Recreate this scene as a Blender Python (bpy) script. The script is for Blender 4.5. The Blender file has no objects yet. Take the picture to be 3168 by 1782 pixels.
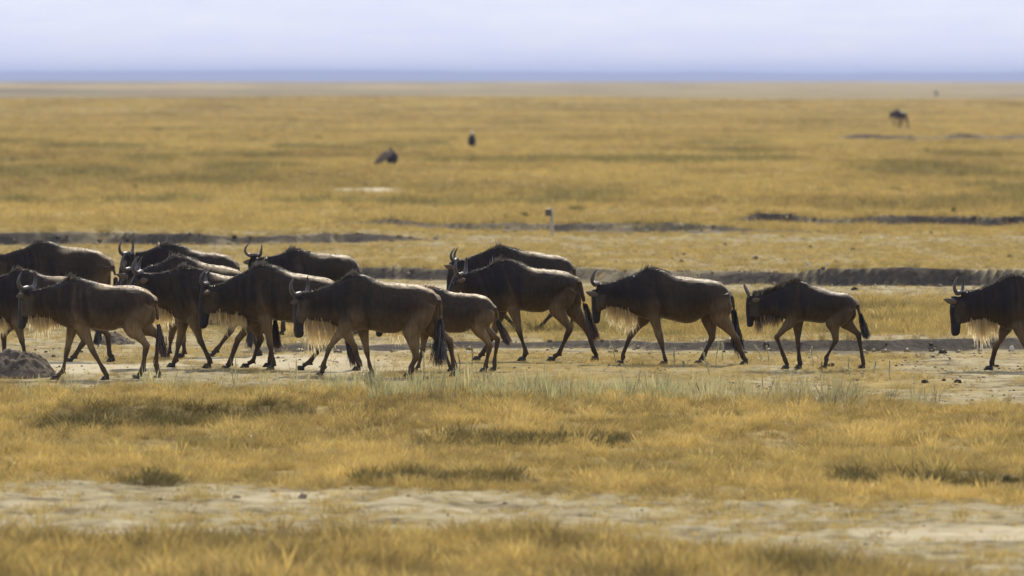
import bpy, math, random
import numpy as np
from mathutils import Vector, Matrix, Quaternion

# ------------------------------------------------------------------ camera, sky, sun, exposure
SC = bpy.context.scene
COL = SC.collection
R = math.radians
F = 22800.0            # focal length in photograph pixels (3168 wide)
CAMH = 4.1
HORIZON = 238.0
PITCH = math.atan((891.0 - HORIZON) / F)

cam_d = bpy.data.cameras.new('camera')
cam = bpy.data.objects.new('camera', cam_d)
COL.objects.link(cam)
cam.location = (0, 0, CAMH)
cam.rotation_euler = (math.pi / 2 - PITCH, 0, 0)
cam_d.sensor_width = 36.0
cam_d.lens = F / 3168.0 * 36.0
cam_d.clip_start = 1.0
cam_d.clip_end = 40000.0
cam_d.dof.use_dof = True
cam_d.dof.focus_distance = 103.0
cam_d.dof.aperture_fstop = 2.9
SC.camera = cam

SUN_EL, SUN_AZ = R(46), R(10)          # azimuth measured from +Y towards +X (behind the herd, a little right)
world = bpy.data.worlds.new('World')
SC.world = world
world.use_nodes = True
wn, wl = world.node_tree.nodes, world.node_tree.links
wn.clear()
w_out = wn.new('ShaderNodeOutputWorld')
w_bg = wn.new('ShaderNodeBackground')
w_sky = wn.new('ShaderNodeTexSky')
w_sky.sky_type = 'NISHITA'
w_sky.sun_disc = False
w_sky.sun_elevation = SUN_EL
w_sky.sun_rotation = SUN_AZ
w_sky.altitude = 1700
w_sky.air_density = 1.0
w_sky.dust_density = 0.6
w_bg.inputs['Strength'].default_value = 0.107
# a thin even veil of cloud over the whole sky, with soft streaks
w_geo = wn.new('ShaderNodeTexCoord')
w_map = wn.new('ShaderNodeMapping'); w_map.inputs['Scale'].default_value = (26, 26, 150)
w_noise = wn.new('ShaderNodeTexNoise'); w_noise.inputs['Scale'].default_value = 3.0
w_noise.inputs['Detail'].default_value = 6.0; w_noise.inputs['Roughness'].default_value = 0.6
w_rmp = wn.new('ShaderNodeMapRange'); w_rmp.inputs[1].default_value = 0.3; w_rmp.inputs[2].default_value = 0.7
w_rmp.inputs[3].default_value = 0.78; w_rmp.inputs[4].default_value = 0.96
w_mix = wn.new('ShaderNodeMix'); w_mix.data_type = 'RGBA'
w_tint = wn.new('ShaderNodeMix'); w_tint.data_type = 'RGBA'
w_tint.inputs[6].default_value = (7.2, 7.65, 9.8, 1); w_tint.inputs[7].default_value = (7.9, 8.2, 9.9, 1)
w_n2 = wn.new('ShaderNodeTexNoise'); w_n2.inputs['Scale'].default_value = 2.2; w_n2.inputs['Detail'].default_value = 7.0; w_n2.inputs['Roughness'].default_value = 0.65
w_r2 = wn.new('ShaderNodeMapRange'); w_r2.inputs[1].default_value = 0.35; w_r2.inputs[2].default_value = 0.65
wl.new(w_n2.outputs['Fac'], w_r2.inputs[0]); wl.new(w_r2.outputs[0], w_tint.inputs[0]); wl.new(w_tint.outputs[2], w_mix.inputs[7])
wl.new(w_geo.outputs['Generated'], w_map.inputs['Vector'])
wl.new(w_map.outputs[0], w_noise.inputs['Vector']); wl.new(w_map.outputs[0], w_n2.inputs['Vector'])
wl.new(w_noise.outputs['Fac'], w_rmp.inputs[0])
wl.new(w_rmp.outputs[0], w_mix.inputs[0])
wl.new(w_sky.outputs[0], w_mix.inputs[6])
wl.new(w_mix.outputs[2], w_bg.inputs['Color'])
wl.new(w_bg.outputs[0], w_out.inputs['Surface'])

sun_d = bpy.data.lights.new('sun', 'SUN')
sun_d.energy = 4.6
sun_d.angle = R(0.55)
sun_d.color = (1.0, 0.90, 0.72)
sun = bpy.data.objects.new('sun', sun_d)
COL.objects.link(sun)
sdir = Vector((math.sin(SUN_AZ) * math.cos(SUN_EL), math.cos(SUN_AZ) * math.cos(SUN_EL), math.sin(SUN_EL)))
sun.rotation_euler = (-sdir).to_track_quat('-Z', 'Y').to_euler()

SC.view_settings.view_transform = 'Standard'
SC.view_settings.look = 'None'
SC.view_settings.gamma = 1.0
SC.view_settings.exposure = 0.0
SC.cycles.max_bounces = 6
SC.cycles.transparent_max_bounces = 6
SC.cycles.use_denoising = True

# ------------------------------------------------------------------ helpers
rng = np.random.default_rng(7)
random.seed(7)


def _hash(ix, iy, seed):
    h = (ix.astype(np.int64) * 374761393 + iy.astype(np.int64) * 668265263 + seed * 1442695041) & 0xFFFFFFFF
    h = ((h ^ (h >> 13)) * 1274126177) & 0xFFFFFFFF
    h = ((h ^ (h >> 16)) * 2246822519) & 0xFFFFFFFF
    return (h & 0xFFFF) / 65535.0


def vnoise(x, y, seed=0):
    x = np.asarray(x, float); y = np.asarray(y, float)
    ix = np.floor(x); iy = np.floor(y)
    fx = x - ix; fy = y - iy
    fx = fx * fx * (3 - 2 * fx); fy = fy * fy * (3 - 2 * fy)
    ix = ix.astype(np.int64); iy = iy.astype(np.int64)
    a = _hash(ix, iy, seed); b = _hash(ix + 1, iy, seed)
    c = _hash(ix, iy + 1, seed); d = _hash(ix + 1, iy + 1, seed)
    return (a + (b - a) * fx) * (1 - fy) + (c + (d - c) * fx) * fy


def fbm(x, y, seed=0, octaves=4):
    s = np.zeros(np.broadcast(x, y).shape); a = 0.5; t = 0
    for o in range(octaves):
        s = s + a * vnoise(x * 2 ** o, y * 2 ** o, seed + o * 17); t += a; a *= 0.5
    return s / t


def sstep(a, b, x):
    t = np.clip((x - a) / (b - a), 0, 1)
    return t * t * (3 - 2 * t)


def dist_of(v):
    """distance over flat ground of photograph row v"""
    return F * CAMH / (v - HORIZON)


def pxx(px, d):
    return (px - 1584.0) / F * d


def new_mesh(name, verts, faces):
    me = bpy.data.meshes.new(name)
    me.from_pydata([tuple(v) for v in verts], [], [tuple(f) for f in faces])
    me.update()
    return me


def tri_mesh(name, V, T):
    """fast mesh from numpy arrays (n,3) and (m,3) or (m,4)"""
    V = np.ascontiguousarray(V, dtype=np.float32); T = np.ascontiguousarray(T, dtype=np.int32)
    me = bpy.data.meshes.new(name)
    k = T.shape[1]
    me.vertices.add(len(V)); me.vertices.foreach_set('co', V.ravel())
    me.loops.add(T.size); me.loops.foreach_set('vertex_index', T.ravel())
    me.polygons.add(len(T))
    me.polygons.foreach_set('loop_start', np.arange(0, T.size, k, dtype=np.int32))
    me.update(calc_edges=True)
    return me


def smooth(me):
    me.polygons.foreach_set('use_smooth', np.ones(len(me.polygons), dtype=bool))


def link(name, me, mat=None, parent=None, loc=None):
    o = bpy.data.objects.new(name, me)
    COL.objects.link(o)
    if mat is not None and len(me.materials) == 0:
        me.materials.append(mat)
    if parent is not None:
        o.parent = parent
    if loc is not None:
        o.location = loc
    return o


def empty(name, loc, rz=0.0):
    o = bpy.data.objects.new(name, None)
    COL.objects.link(o)
    o.location = loc
    o.rotation_euler = (0, 0, rz)
    o.empty_display_size = 0.2
    return o


def tag(o, label=None, cat=None, group=None, kind=None):
    if label: o['label'] = label
    if cat: o['category'] = cat
    if group: o['group'] = group
    if kind: o['kind'] = kind
    return o


# ------------------------------------------------------------------ materials
def base_mat(name):
    m = bpy.data.materials.new(name)
    m.use_nodes = True
    nt = m.node_tree
    b = nt.nodes['Principled BSDF']
    return m, nt, b


def ramp(nt, stops):
    n = nt.nodes.new('ShaderNodeValToRGB')
    e = n.color_ramp.elements
    while len(e) < len(stops):
        e.new(0.5)
    for i, (p, c) in enumerate(stops):
        e[i].position = p; e[i].color = (*c, 1)
    return n


def simple_mat(name, col, rough=0.7, var=0.25, scale=20.0, bump=0.0, spec=0.3):
    m, nt, b = base_mat(name)
    tc = nt.nodes.new('ShaderNodeTexCoord')
    no = nt.nodes.new('ShaderNodeTexNoise'); no.inputs['Scale'].default_value = scale; no.inputs['Detail'].default_value = 5
    nt.links.new(tc.outputs['Object'], no.inputs['Vector'])
    c = np.array(col)
    r = ramp(nt, [(0.3, tuple(c * (1 - var))), (0.7, tuple(np.minimum(c * (1 + var), 1)))])
    nt.links.new(no.outputs['Fac'], r.inputs[0]); nt.links.new(r.outputs[0], b.inputs['Base Color'])
    b.inputs['Roughness'].default_value = rough
    b.inputs['Specular IOR Level'].default_value = spec
    if bump:
        bp = nt.nodes.new('ShaderNodeBump'); bp.inputs['Strength'].default_value = bump; bp.inputs['Distance'].default_value = 0.02
        nt.links.new(no.outputs['Fac'], bp.inputs['Height']); nt.links.new(bp.outputs[0], b.inputs['Normal'])
    return m


def blade_mat(name, gold, green, transl=0.45):
    """grass blades: colour from the instance's own tint (0 dry, 1 green) and brightness"""
    m, nt, b = base_mat(name)
    N, L = nt.nodes, nt.links
    N.remove(b)
    at = N.new('ShaderNodeAttribute'); at.attribute_type = 'INSTANCER'; at.attribute_name = 'tint'
    bt = N.new('ShaderNodeAttribute'); bt.attribute_type = 'INSTANCER'; bt.attribute_name = 'bright'
    mx = N.new('ShaderNodeMix'); mx.data_type = 'RGBA'
    mx.inputs[6].default_value = (*gold, 1); mx.inputs[7].default_value = (*green, 1)
    L.new(at.outputs['Fac'], mx.inputs[0])
    ml = N.new('ShaderNodeMix'); ml.data_type = 'RGBA'; ml.blend_type = 'MULTIPLY'; ml.inputs[0].default_value = 1
    L.new(mx.outputs[2], ml.inputs[6]); L.new(bt.outputs['Fac'], ml.inputs[7])
    d = N.new('ShaderNodeBsdfDiffuse'); t = N.new('ShaderNodeBsdfTranslucent')
    g = N.new('ShaderNodeBsdfGlossy'); g.inputs['Roughness'].default_value = 0.45
    g.inputs['Color'].default_value = (0.5, 0.48, 0.4, 1)
    s = N.new('ShaderNodeMixShader'); s.inputs[0].default_value = transl
    s2 = N.new('ShaderNodeMixShader'); s2.inputs[0].default_value = 0.07
    L.new(ml.outputs[2], d.inputs[0]); L.new(ml.outputs[2], t.inputs[0])
    L.new(d.outputs[0], s.inputs[1]); L.new(t.outputs[0], s.inputs[2])
    L.new(s.outputs[0], s2.inputs[1]); L.new(g.outputs[0], s2.inputs[2])
    L.new(s2.outputs[0], N['Material Output'].inputs['Surface'])
    return m


def hair_mat(name, root, tip, transl=0.3, gloss=0.1, rough=0.4):
    m, nt, b = base_mat(name)
    N, L = nt.nodes, nt.links
    N.remove(b)
    at = N.new('ShaderNodeAttribute'); at.attribute_name = 'strand'
    mx = N.new('ShaderNodeMix'); mx.data_type = 'RGBA'
    mx.inputs[6].default_value = (*root, 1); mx.inputs[7].default_value = (*tip, 1)
    L.new(at.outputs['Fac'], mx.inputs[0])
    d = N.new('ShaderNodeBsdfDiffuse'); t = N.new('ShaderNodeBsdfTranslucent')
    g = N.new('ShaderNodeBsdfGlossy'); g.inputs['Roughness'].default_value = rough
    g.inputs['Color'].default_value = (0.6, 0.58, 0.52, 1)
    s = N.new('ShaderNodeMixShader'); s.inputs[0].default_value = transl
    s2 = N.new('ShaderNodeMixShader'); s2.inputs[0].default_value = gloss
    L.new(mx.outputs[2], d.inputs[0]); L.new(mx.outputs[2], t.inputs[0])
    L.new(d.outputs[0], s.inputs[1]); L.new(t.outputs[0], s.inputs[2])
    L.new(s.outputs[0], s2.inputs[1]); L.new(g.outputs[0], s2.inputs[2])
    L.new(s2.outputs[0], N['Material Output'].inputs['Surface'])
    return m


M = {}
M['gold_blade'] = blade_mat('dry_grass_blade', (0.455, 0.335, 0.108), (0.175, 0.155, 0.05))
M['weed_blade'] = blade_mat('weed_leaf', (0.46, 0.40, 0.20), (0.40, 0.39, 0.19), 0.45)
M['beard'] = hair_mat('beard_hair', (0.66, 0.52, 0.27), (0.97, 0.88, 0.60), 0.76, 0.04)
M['beard_dark'] = hair_mat('dark_beard_hair', (0.05, 0.04, 0.028), (0.45, 0.33, 0.17), 0.5, 0.06)
M['mane'] = hair_mat('mane_hair', (0.012, 0.010, 0.009), (0.10, 0.08, 0.055), 0.4, 0.22, 0.35)
M['fur'] = hair_mat('back_fur', (0.05, 0.04, 0.028), (0.34, 0.27, 0.18), 0.4, 0.12)
M['mane_red'] = hair_mat('reddish_mane_hair', (0.03, 0.02, 0.014), (0.35, 0.17, 0.07), 0.35, 0.12)
M['tail_hair'] = hair_mat('tail_hair', (0.014, 0.012, 0.011), (0.022, 0.018, 0.014), 0.2, 0.12)
M['tail_hair_red'] = hair_mat('reddish_tail_hair', (0.014, 0.012, 0.011), (0.11, 0.062, 0.035), 0.3, 0.08)
M['horn'] = simple_mat('horn', (0.055, 0.048, 0.04), 0.4, 0.4, 30, 0.1, 0.45)
M['hoof'] = simple_mat('hoof', (0.02, 0.017, 0.014), 0.5, 0.3, 40, 0)
M['eye'] = simple_mat('eye', (0.01, 0.008, 0.006), 0.08, 0.1, 10, 0, 0.6)
M['ear'] = hair_mat('ear_skin', (0.13, 0.10, 0.07), (0.13, 0.10, 0.07), 0.35, 0.03)
M['clod'] = simple_mat('dung', (0.035, 0.03, 0.024), 0.9, 0.4, 60, 0.6, 0.1)
M['crumb'] = blade_mat('crumb_soil', (0.15, 0.12, 0.075), (0.15, 0.12, 0.075), 0.0)
M['stone'] = simple_mat('pale_stone', (0.5, 0.46, 0.38), 0.8, 0.2, 40, 0.4, 0.2)
M['wood'] = simple_mat('weathered_wood', (0.40, 0.36, 0.29), 0.85, 0.3, 30, 0.5, 0.1)
M['plate'] = simple_mat('dark_plate', (0.10, 0.09, 0.07), 0.7, 0.3, 30, 0.2, 0.2)
M['straw'] = simple_mat('straw', (0.50, 0.42, 0.25), 0.8, 0.3, 60, 0.0, 0.2)
M['feather'] = simple_mat('dark_feather', (0.03, 0.028, 0.03), 0.75, 0.3, 30, 0.2, 0.2)
M['feather_grey'] = simple_mat('grey_brown_feather', (0.16, 0.135, 0.10), 0.75, 0.3, 30, 0.2, 0.2)
M['feather_white'] = simple_mat('white_down', (0.75, 0.72, 0.66), 0.9, 0.1, 30, 0, 0.2)
M['beak'] = simple_mat('beak', (0.10, 0.08, 0.06), 0.4, 0.2, 30)
M['shrub'] = hair_mat('shrub_leaf', (0.20, 0.18, 0.065), (0.34, 0.28, 0.11), 0.35, 0.04)
M['stem'] = simple_mat('weed_stem', (0.26, 0.27, 0.13), 0.7, 0.2, 40)
M['seed'] = hair_mat('seed_head', (0.34, 0.35, 0.20), (0.62, 0.60, 0.42), 0.5, 0.06)
M['seed_brown'] = hair_mat('brown_seed_head', (0.22, 0.16, 0.07), (0.42, 0.30, 0.13), 0.45, 0.05)

# hide: colour painted per vertex as the coat's pattern, with sunlit back and bounce-lit belly
m, nt, b = base_mat('hide')
at = nt.nodes.new('ShaderNodeAttribute'); at.attribute_name = 'coat'
tc = nt.nodes.new('ShaderNodeTexCoord')
mp = nt.nodes.new('ShaderNodeMapping'); mp.inputs['Scale'].default_value = (20, 20, 5)
no = nt.nodes.new('ShaderNodeTexNoise'); no.inputs['Scale'].default_value = 1.5; no.inputs['Detail'].default_value = 6
nt.links.new(tc.outputs['Object'], mp.inputs[0]); nt.links.new(mp.outputs[0], no.inputs['Vector'])
mr = nt.nodes.new('ShaderNodeMapRange'); mr.inputs[3].default_value = 0.3; mr.inputs[4].default_value = 1.7
nt.links.new(no.outputs['Fac'], mr.inputs[0])
mu = nt.nodes.new('ShaderNodeMix'); mu.data_type = 'RGBA'; mu.blend_type = 'MULTIPLY'; mu.inputs[0].default_value = 1
nt.links.new(at.outputs['Color'], mu.inputs[6]); nt.links.new(mr.outputs[0], mu.inputs[7])
nt.links.new(mu.outputs[2], b.inputs['Base Color'])
b.inputs['Roughness'].default_value = 0.5
b.inputs['Specular IOR Level'].default_value = 0.14
b.inputs['Sheen Weight'].default_value = 0.12
b.inputs['Sheen Roughness'].default_value = 0.4
b.inputs['Sheen Tint'].default_value = (0.9, 0.8, 0.65, 1)
bp = nt.nodes.new('ShaderNodeBump'); bp.inputs['Strength'].default_value = 0.35; bp.inputs['Distance'].default_value = 0.01
nt.links.new(no.outputs['Fac'], bp.inputs['Height']); nt.links.new(bp.outputs[0], b.inputs['Normal'])
M['hide'] = m

# ground: cover attributes chosen per vertex (grass thatch, green, pale salt crust, bank soil darkened as in shade) with fine noise on top
m, nt, b = base_mat('ground')
N, L = nt.nodes, nt.links
zn = N.new('ShaderNodeAttribute'); zn.attribute_name = 'cover'
sp = N.new('ShaderNodeSeparateColor'); L.new(zn.outputs['Color'], sp.inputs[0])
tc = N.new('ShaderNodeTexCoord')


def noise(scale, detail=5, rough=0.6):
    n = N.new('ShaderNodeTexNoise'); n.inputs['Scale'].default_value = scale
    n.inputs['Detail'].default_value = detail; n.inputs['Roughness'].default_value = rough
    L.new(tc.outputs['Object'], n.inputs['Vector'])
    return n


n_fine = noise(9.0, 6, 0.7); n_mid = noise(1.1, 6, 0.65); n_far = noise(0.03, 6, 0.65)
dirt = ramp(nt, [(0.32, (0.12, 0.10, 0.058)), (0.47, (0.29, 0.243, 0.132)), (0.70, (0.40, 0.35, 0.21))])
n_clod = noise(3.2, 8, 0.75)
da = N.new('ShaderNodeMath'); da.operation = 'MULTIPLY_ADD'; L.new(n_clod.outputs['Fac'], da.inputs[0]); da.inputs[1].default_value = 1.1; da.inputs[2].default_value = -0.55
db = N.new('ShaderNodeMath'); db.operation = 'ADD'; L.new(da.outputs[0], db.inputs[0]); L.new(n_mid.outputs['Fac'], db.inputs[1])
L.new(db.outputs[0], dirt.inputs[0])
thatch = ramp(nt, [(0.3, (0.20, 0.15, 0.055)), (0.7, (0.385, 0.292, 0.11))])
L.new(n_mid.outputs['Fac'], thatch.inputs[0])
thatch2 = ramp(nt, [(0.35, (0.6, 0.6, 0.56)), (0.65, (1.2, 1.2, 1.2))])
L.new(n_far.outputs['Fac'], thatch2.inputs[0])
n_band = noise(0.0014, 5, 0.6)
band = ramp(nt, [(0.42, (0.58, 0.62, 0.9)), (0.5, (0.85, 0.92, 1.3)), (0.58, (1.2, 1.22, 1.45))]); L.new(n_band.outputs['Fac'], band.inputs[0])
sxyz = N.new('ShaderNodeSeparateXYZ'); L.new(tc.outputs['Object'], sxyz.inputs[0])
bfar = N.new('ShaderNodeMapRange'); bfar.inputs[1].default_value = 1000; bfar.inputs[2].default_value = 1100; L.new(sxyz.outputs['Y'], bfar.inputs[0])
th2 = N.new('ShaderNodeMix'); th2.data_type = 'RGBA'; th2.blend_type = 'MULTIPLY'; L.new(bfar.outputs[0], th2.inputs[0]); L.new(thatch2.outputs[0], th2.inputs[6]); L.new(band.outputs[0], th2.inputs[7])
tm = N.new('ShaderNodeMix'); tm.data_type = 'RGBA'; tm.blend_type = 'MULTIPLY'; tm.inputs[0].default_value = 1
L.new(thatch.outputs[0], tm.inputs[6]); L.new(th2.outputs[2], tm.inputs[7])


def mixc(fac, a, c):
    x = N.new('ShaderNodeMix'); x.data_type = 'RGBA'
    L.new(fac, x.inputs[0])
    if isinstance(a, tuple): x.inputs[6].default_value = (*a, 1)
    else: L.new(a, x.inputs[6])
    if isinstance(c, tuple): x.inputs[7].default_value = (*c, 1)
    else: L.new(c, x.inputs[7])
    return x.outputs[2]


def sharpen(sock, n, gain=0.5):
    """attribute + noise, so borders break up"""
    a = N.new('ShaderNodeMath'); a.operation = 'SUBTRACT'; L.new(n.outputs['Fac'], a.inputs[0]); a.inputs[1].default_value = 0.5
    c = N.new('ShaderNodeMath'); c.operation = 'MULTIPLY_ADD'; L.new(a.outputs[0], c.inputs[0]); c.inputs[1].default_value = gain * 3; L.new(sock, c.inputs[2])
    d = N.new('ShaderNodeMapRange'); d.inputs[1].default_value = 0.2; d.inputs[2].default_value = 0.8; L.new(c.outputs[0], d.inputs[0])
    # keep zero where the attribute is zero
    e = N.new('ShaderNodeMapRange'); e.inputs[1].default_value = 0.0; e.inputs[2].default_value = 0.3; L.new(sock, e.inputs[0])
    f = N.new('ShaderNodeMath'); f.operation = 'MULTIPLY'; L.new(d.outputs[0], f.inputs[0]); L.new(e.outputs[0], f.inputs[1])
    return f.outputs[0]


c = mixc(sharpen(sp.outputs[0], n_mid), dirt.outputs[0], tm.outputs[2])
c = mixc(sharpen(sp.outputs[1], n_mid), c, (0.16, 0.16, 0.06))
c = mixc(sharpen(sp.outputs[2], n_mid), c, (0.48, 0.42, 0.275))
soil = ramp(nt, [(0.3, (0.045, 0.039, 0.031)), (0.7, (0.105, 0.09, 0.07))]); L.new(n_fine.outputs['Fac'], soil.inputs[0])  # shade on the bank walls is put into this soil colour
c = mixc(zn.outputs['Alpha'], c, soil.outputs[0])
L.new(c, b.inputs['Base Color'])
b.inputs['Roughness'].default_value = 0.95
b.inputs['Specular IOR Level'].default_value = 0.1
bp = N.new('ShaderNodeBump'); bp.inputs['Strength'].default_value = 0.9; bp.inputs['Distance'].default_value = 0.05
L.new(n_fine.outputs['Fac'], bp.inputs['Height']); L.new(bp.outputs[0], b.inputs['Normal'])
M['ground'] = m

# ------------------------------------------------------------------ terrain
# erosion banks: (photo-x of control points, foot row in the photo, height m)
BANKS = [
    # low cut behind the herd's legs
    dict(px=[600, 760, 900, 1400, 2000, 2600, 3168, 3900], v=[1095, 1088, 1082, 1080, 1084, 1086, 1084, 1082], h=[0, 0.02, 0.12, 0.13, 0.15, 0.15, 0.14, 0.12], seed=11, back=9.0),
    # long dark cut above the herd
    dict(px=[850, 1000, 1120, 1600, 2100, 2600, 3168, 3900], v=[868, 866, 864, 870, 880, 888, 890, 892], h=[0, 0.06, 0.2, 0.22, 0.27, 0.30, 0.30, 0.28], seed=23, back=16.0),
    # upper left cut
    dict(px=[-900, 0, 500, 900, 1180, 1300, 1380], v=[757, 757, 756, 755, 752, 748, 744], h=[0.24, 0.24, 0.22, 0.22, 0.2, 0.08, 0], seed=37, back=18.0),
    # upper middle cut
    dict(px=[950, 1060, 1250, 1700, 2100, 2400, 2560], v=[708, 710, 715, 719, 722, 722, 720], h=[0, 0.14, 0.23, 0.24, 0.22, 0.10, 0], seed=41, back=18.0),
    # upper right cut
    dict(px=[2250, 2340, 2480, 2700, 3168, 4000], v=[700, 697, 697, 703, 706, 708], h=[0, 0.24, 0.24, 0.23, 0.22, 0.2], seed=53, back=20.0),
    # low grassy ledges added in the dry belt, their faces making rows of shade
    dict(px=[130, 200, 500, 880, 960], v=[1312, 1312, 1310, 1306, 1304], h=[0, 0.20, 0.18, 0.22, 0], seed=67, back=5.0),
    dict(px=[1090, 1160, 1400, 1600, 1660], v=[1496, 1498, 1506, 1508, 1508], h=[0, 0.08, 0.10, 0.09, 0], seed=71, back=4.0),
    dict(px=[2560, 2620, 2900, 3168, 3500], v=[1490, 1490, 1496, 1500, 1500], h=[0, 0.07, 0.06, 0.07, 0.05], seed=73, back=4.0),
    dict(px=[1280, 1360, 1700, 1900, 1960], v=[1378, 1378, 1380, 1380, 1380], h=[0, 0.06, 0.08, 0.06, 0], seed=79, back=5.0),
    # broken edges in the bare strip
    dict(px=[250, 330, 600, 800, 860], v=[1592, 1592, 1596, 1596, 1594], h=[0, 0.03, 0.035, 0.025, 0], seed=83, back=2.0),
    dict(px=[330, 400, 520, 600], v=[1518, 1518, 1520, 1520], h=[0, 0.03, 0.025, 0], seed=89, back=2.0),
    dict(px=[1150, 1220, 1320, 1380], v=[1546, 1546, 1548, 1548], h=[0, 0.03, 0.03, 0], seed=97, back=2.0),
    dict(px=[1160, 1230, 1400, 1500], v=[1602, 1602, 1606, 1606], h=[0, 0.035, 0.035, 0], seed=101, back=2.0),
    # far right cut
    dict(px=[2580, 2660, 2900, 3168, 4200], v=[438, 438, 438, 437, 437], h=[0, 0.34, 0.32, 0.38, 0.36], seed=61, back=40.0),
]
for bk in BANKS:
    d = np.array([dist_of(v) for v in bk['v']])
    bk['x'] = np.array([pxx(p, q) for p, q in zip(bk['px'], d)])
    bk['d'] = d


def banks(x, y):
    x = np.asarray(x, float); y = np.asarray(y, float); shp = x.shape
    x = x.ravel(); y = y.ravel()
    z = np.zeros(x.shape); wall = np.zeros(x.shape); foot = np.zeros(x.shape)
    for bk in BANKS:
        m_ = (y > bk['d'].min() - 8) & (y < bk['d'].max() + 5 * bk['back'])
        if not m_.any():
            continue
        zz, ww, ff = one_bank(bk, x[m_], y[m_])
        z[m_] += zz; wall[m_] = np.maximum(wall[m_], ww); foot[m_] = np.maximum(foot[m_], ff)
    return z.reshape(shp), wall.reshape(shp), foot.reshape(shp)


def one_bank(bk, x, y):
    s = bk['seed']; far = bk['d'][0] > 300
    k = 3.0 if far else 1.0
    yb = np.interp(x, bk['x'], bk['d']) + (fbm(x / (2.6 * k), y * 0 + s, s, 2) - 0.5) * 2.6 * k
    h = np.interp(x, bk['x'], bk['h'], left=bk['h'][0], right=bk['h'][-1])
    h = h * np.clip(0.25 + 1.5 * fbm(x / 2.2, y * 0 + 3.3, s + 2, 3), 0.9 if far else 0.35, 1.3)
    crumble = sstep(0.5, 0.7, fbm(x / 2.4, y / 1.5 + 8.1, s + 9, 2))
    run = (0.3 + 1.2 * crumble) * k * (0.6 if bk['back'] < 6 else 1.0)
    u = (y - yb) / run
    lump = (fbm(x / 0.42, y / 0.42, s + 3, 3) - 0.5) * 2.0 + (fbm(x / 1.1, y / 0.9, s + 6, 2) - 0.5) * 1.4
    rise = sstep(0, 1, u + lump * np.clip(1.1 - np.abs(u - 0.5), 0, 1))
    z = h * rise * np.exp(-np.clip(y - yb, 0, None) / bk['back'])
    on = (h > 0.015)
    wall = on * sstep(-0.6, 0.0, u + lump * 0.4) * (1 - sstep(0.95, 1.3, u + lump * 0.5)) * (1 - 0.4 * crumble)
    foot = on * sstep(-1.6 * k, -0.3, y - yb) * (1 - sstep(-0.1, 0.1, y - yb))
    return z, wall, foot


def fg_edge(x, y):      # far border of the tall grass at the bottom of the picture
    px = x / y * F + 1584
    e = np.interp(px, [-800, 0, 700, 1450, 2000, 2600, 3168, 4200], [64.1, 64.3, 64.7, 65.2, 63.0, 60.5, 57.8, 55])
    return e + (fbm(x / 1.4, y / 3.0, 301, 3) - 0.5) * 2.6


def mid_near(x, y):
    px = x / y * F + 1584
    e = np.interp(px, [-800, 0, 600, 1200, 1700, 2200, 2700, 3168, 4200], [74.8, 74.6, 74.6, 73.8, 73.0, 71.8, 71.2, 70.8, 70.5])
    return e + (fbm(x / 1.1, y / 2.5, 311, 3) - 0.5) * 2.2


def mid_far(x, y):
    px = x / y * F + 1584
    e = np.interp(px, [-800, 0, 500, 900, 1300, 1700, 2300, 2800, 3168, 4200], [96.0, 96.2, 96.2, 96.0, 95.6, 94.8, 93.8, 92.6, 91.6, 90])
    return e + (fbm(x / 0.9, y / 2.5, 321, 3) - 0.5) * 1.6


def cover(x, y):
    """grass, green, pale in 0..1"""
    px = x / np.maximum(y, 1) * F + 1584
    fg = 1 - sstep(-0.5, 0.5, y - fg_edge(x, y))
    md = sstep(-0.8, 0.8, y - mid_near(x, y)) * (1 - sstep(-0.7, 0.7, y - mid_far(x, y)))
    n1 = fbm(x / 2.5, y / 9.0, 5, 4)
    n2 = fbm(x / 6.0, y / 22.0, 9, 4)
    # behind the herd: patchy short grass between the cuts, denser on the right
    rgt = sstep(1350, 1900, px)
    b1 = sstep(112, 116, y) * (1 - sstep(134, 141, y)) * (0.45 + 0.55 * rgt)
    b2 = sstep(146, 152, y) * (1 - sstep(176, 188, y)) * 0.4
    herd = sstep(95, 98, y) * (1 - sstep(108, 112, y)) * 0.75 * sstep(0.40, 0.60, n1)
    plain = sstep(184, 200, y)
    grass = np.clip(np.maximum.reduce([fg, md, b1 * (0.35 + 1.1 * n1), b2 * (0.4 + n1), herd, plain * (0.75 + 0.5 * n1)]), 0, 1)
    # green drifts
    g1 = sstep(0.54, 0.68, n2) * sstep(205, 230, y) * (1 - sstep(420, 520, y)) * 0.8
    g2 = sstep(0.48, 0.7, n1) * b1 * (0.15 + 0.5 * rgt)
    green = np.clip(np.maximum(g1, g2), 0, 1) * (y > 110)
    # pale crust
    p1 = sstep(64.2, 65.2, y) * (1 - sstep(66.0, 67.6, y)) * sstep(1900, 2300, px) * sstep(0.35, 0.6, n1)
    p1b = sstep(63.8, 64.8, y) * (1 - sstep(72.5, 74.5, y)) * sstep(0.5, 0.66, fbm(x / 0.9, y / 2.0, 77, 4)) * 0.45
    p2 = sstep(98, 99.5, y) * (1 - sstep(107, 111, y)) * sstep(0.45, 0.62, fbm(x / 2.2, y / 5.0, 71, 4)) * (1 - sstep(800, 1500, px) * 0.75)
    p3 = sstep(137, 140, y) * (1 - sstep(144, 147, y)) * (1 - sstep(1450, 1900, px)) * sstep(0.35, 0.55, n1)
    p4 = sstep(189, 191, y) * (1 - sstep(195, 199, y)) * sstep(0.48, 0.6, n1) * 0.5
    p5 = sstep(258, 263, y) * (1 - sstep(268, 275, y)) * sstep(950, 1100, px) * (1 - sstep(1200, 1300, px))
    pale = np.clip(np.maximum.reduce([p1, p1b, p2, p3, p4, p5]), 0, 1)
    return grass, green, pale


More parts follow.
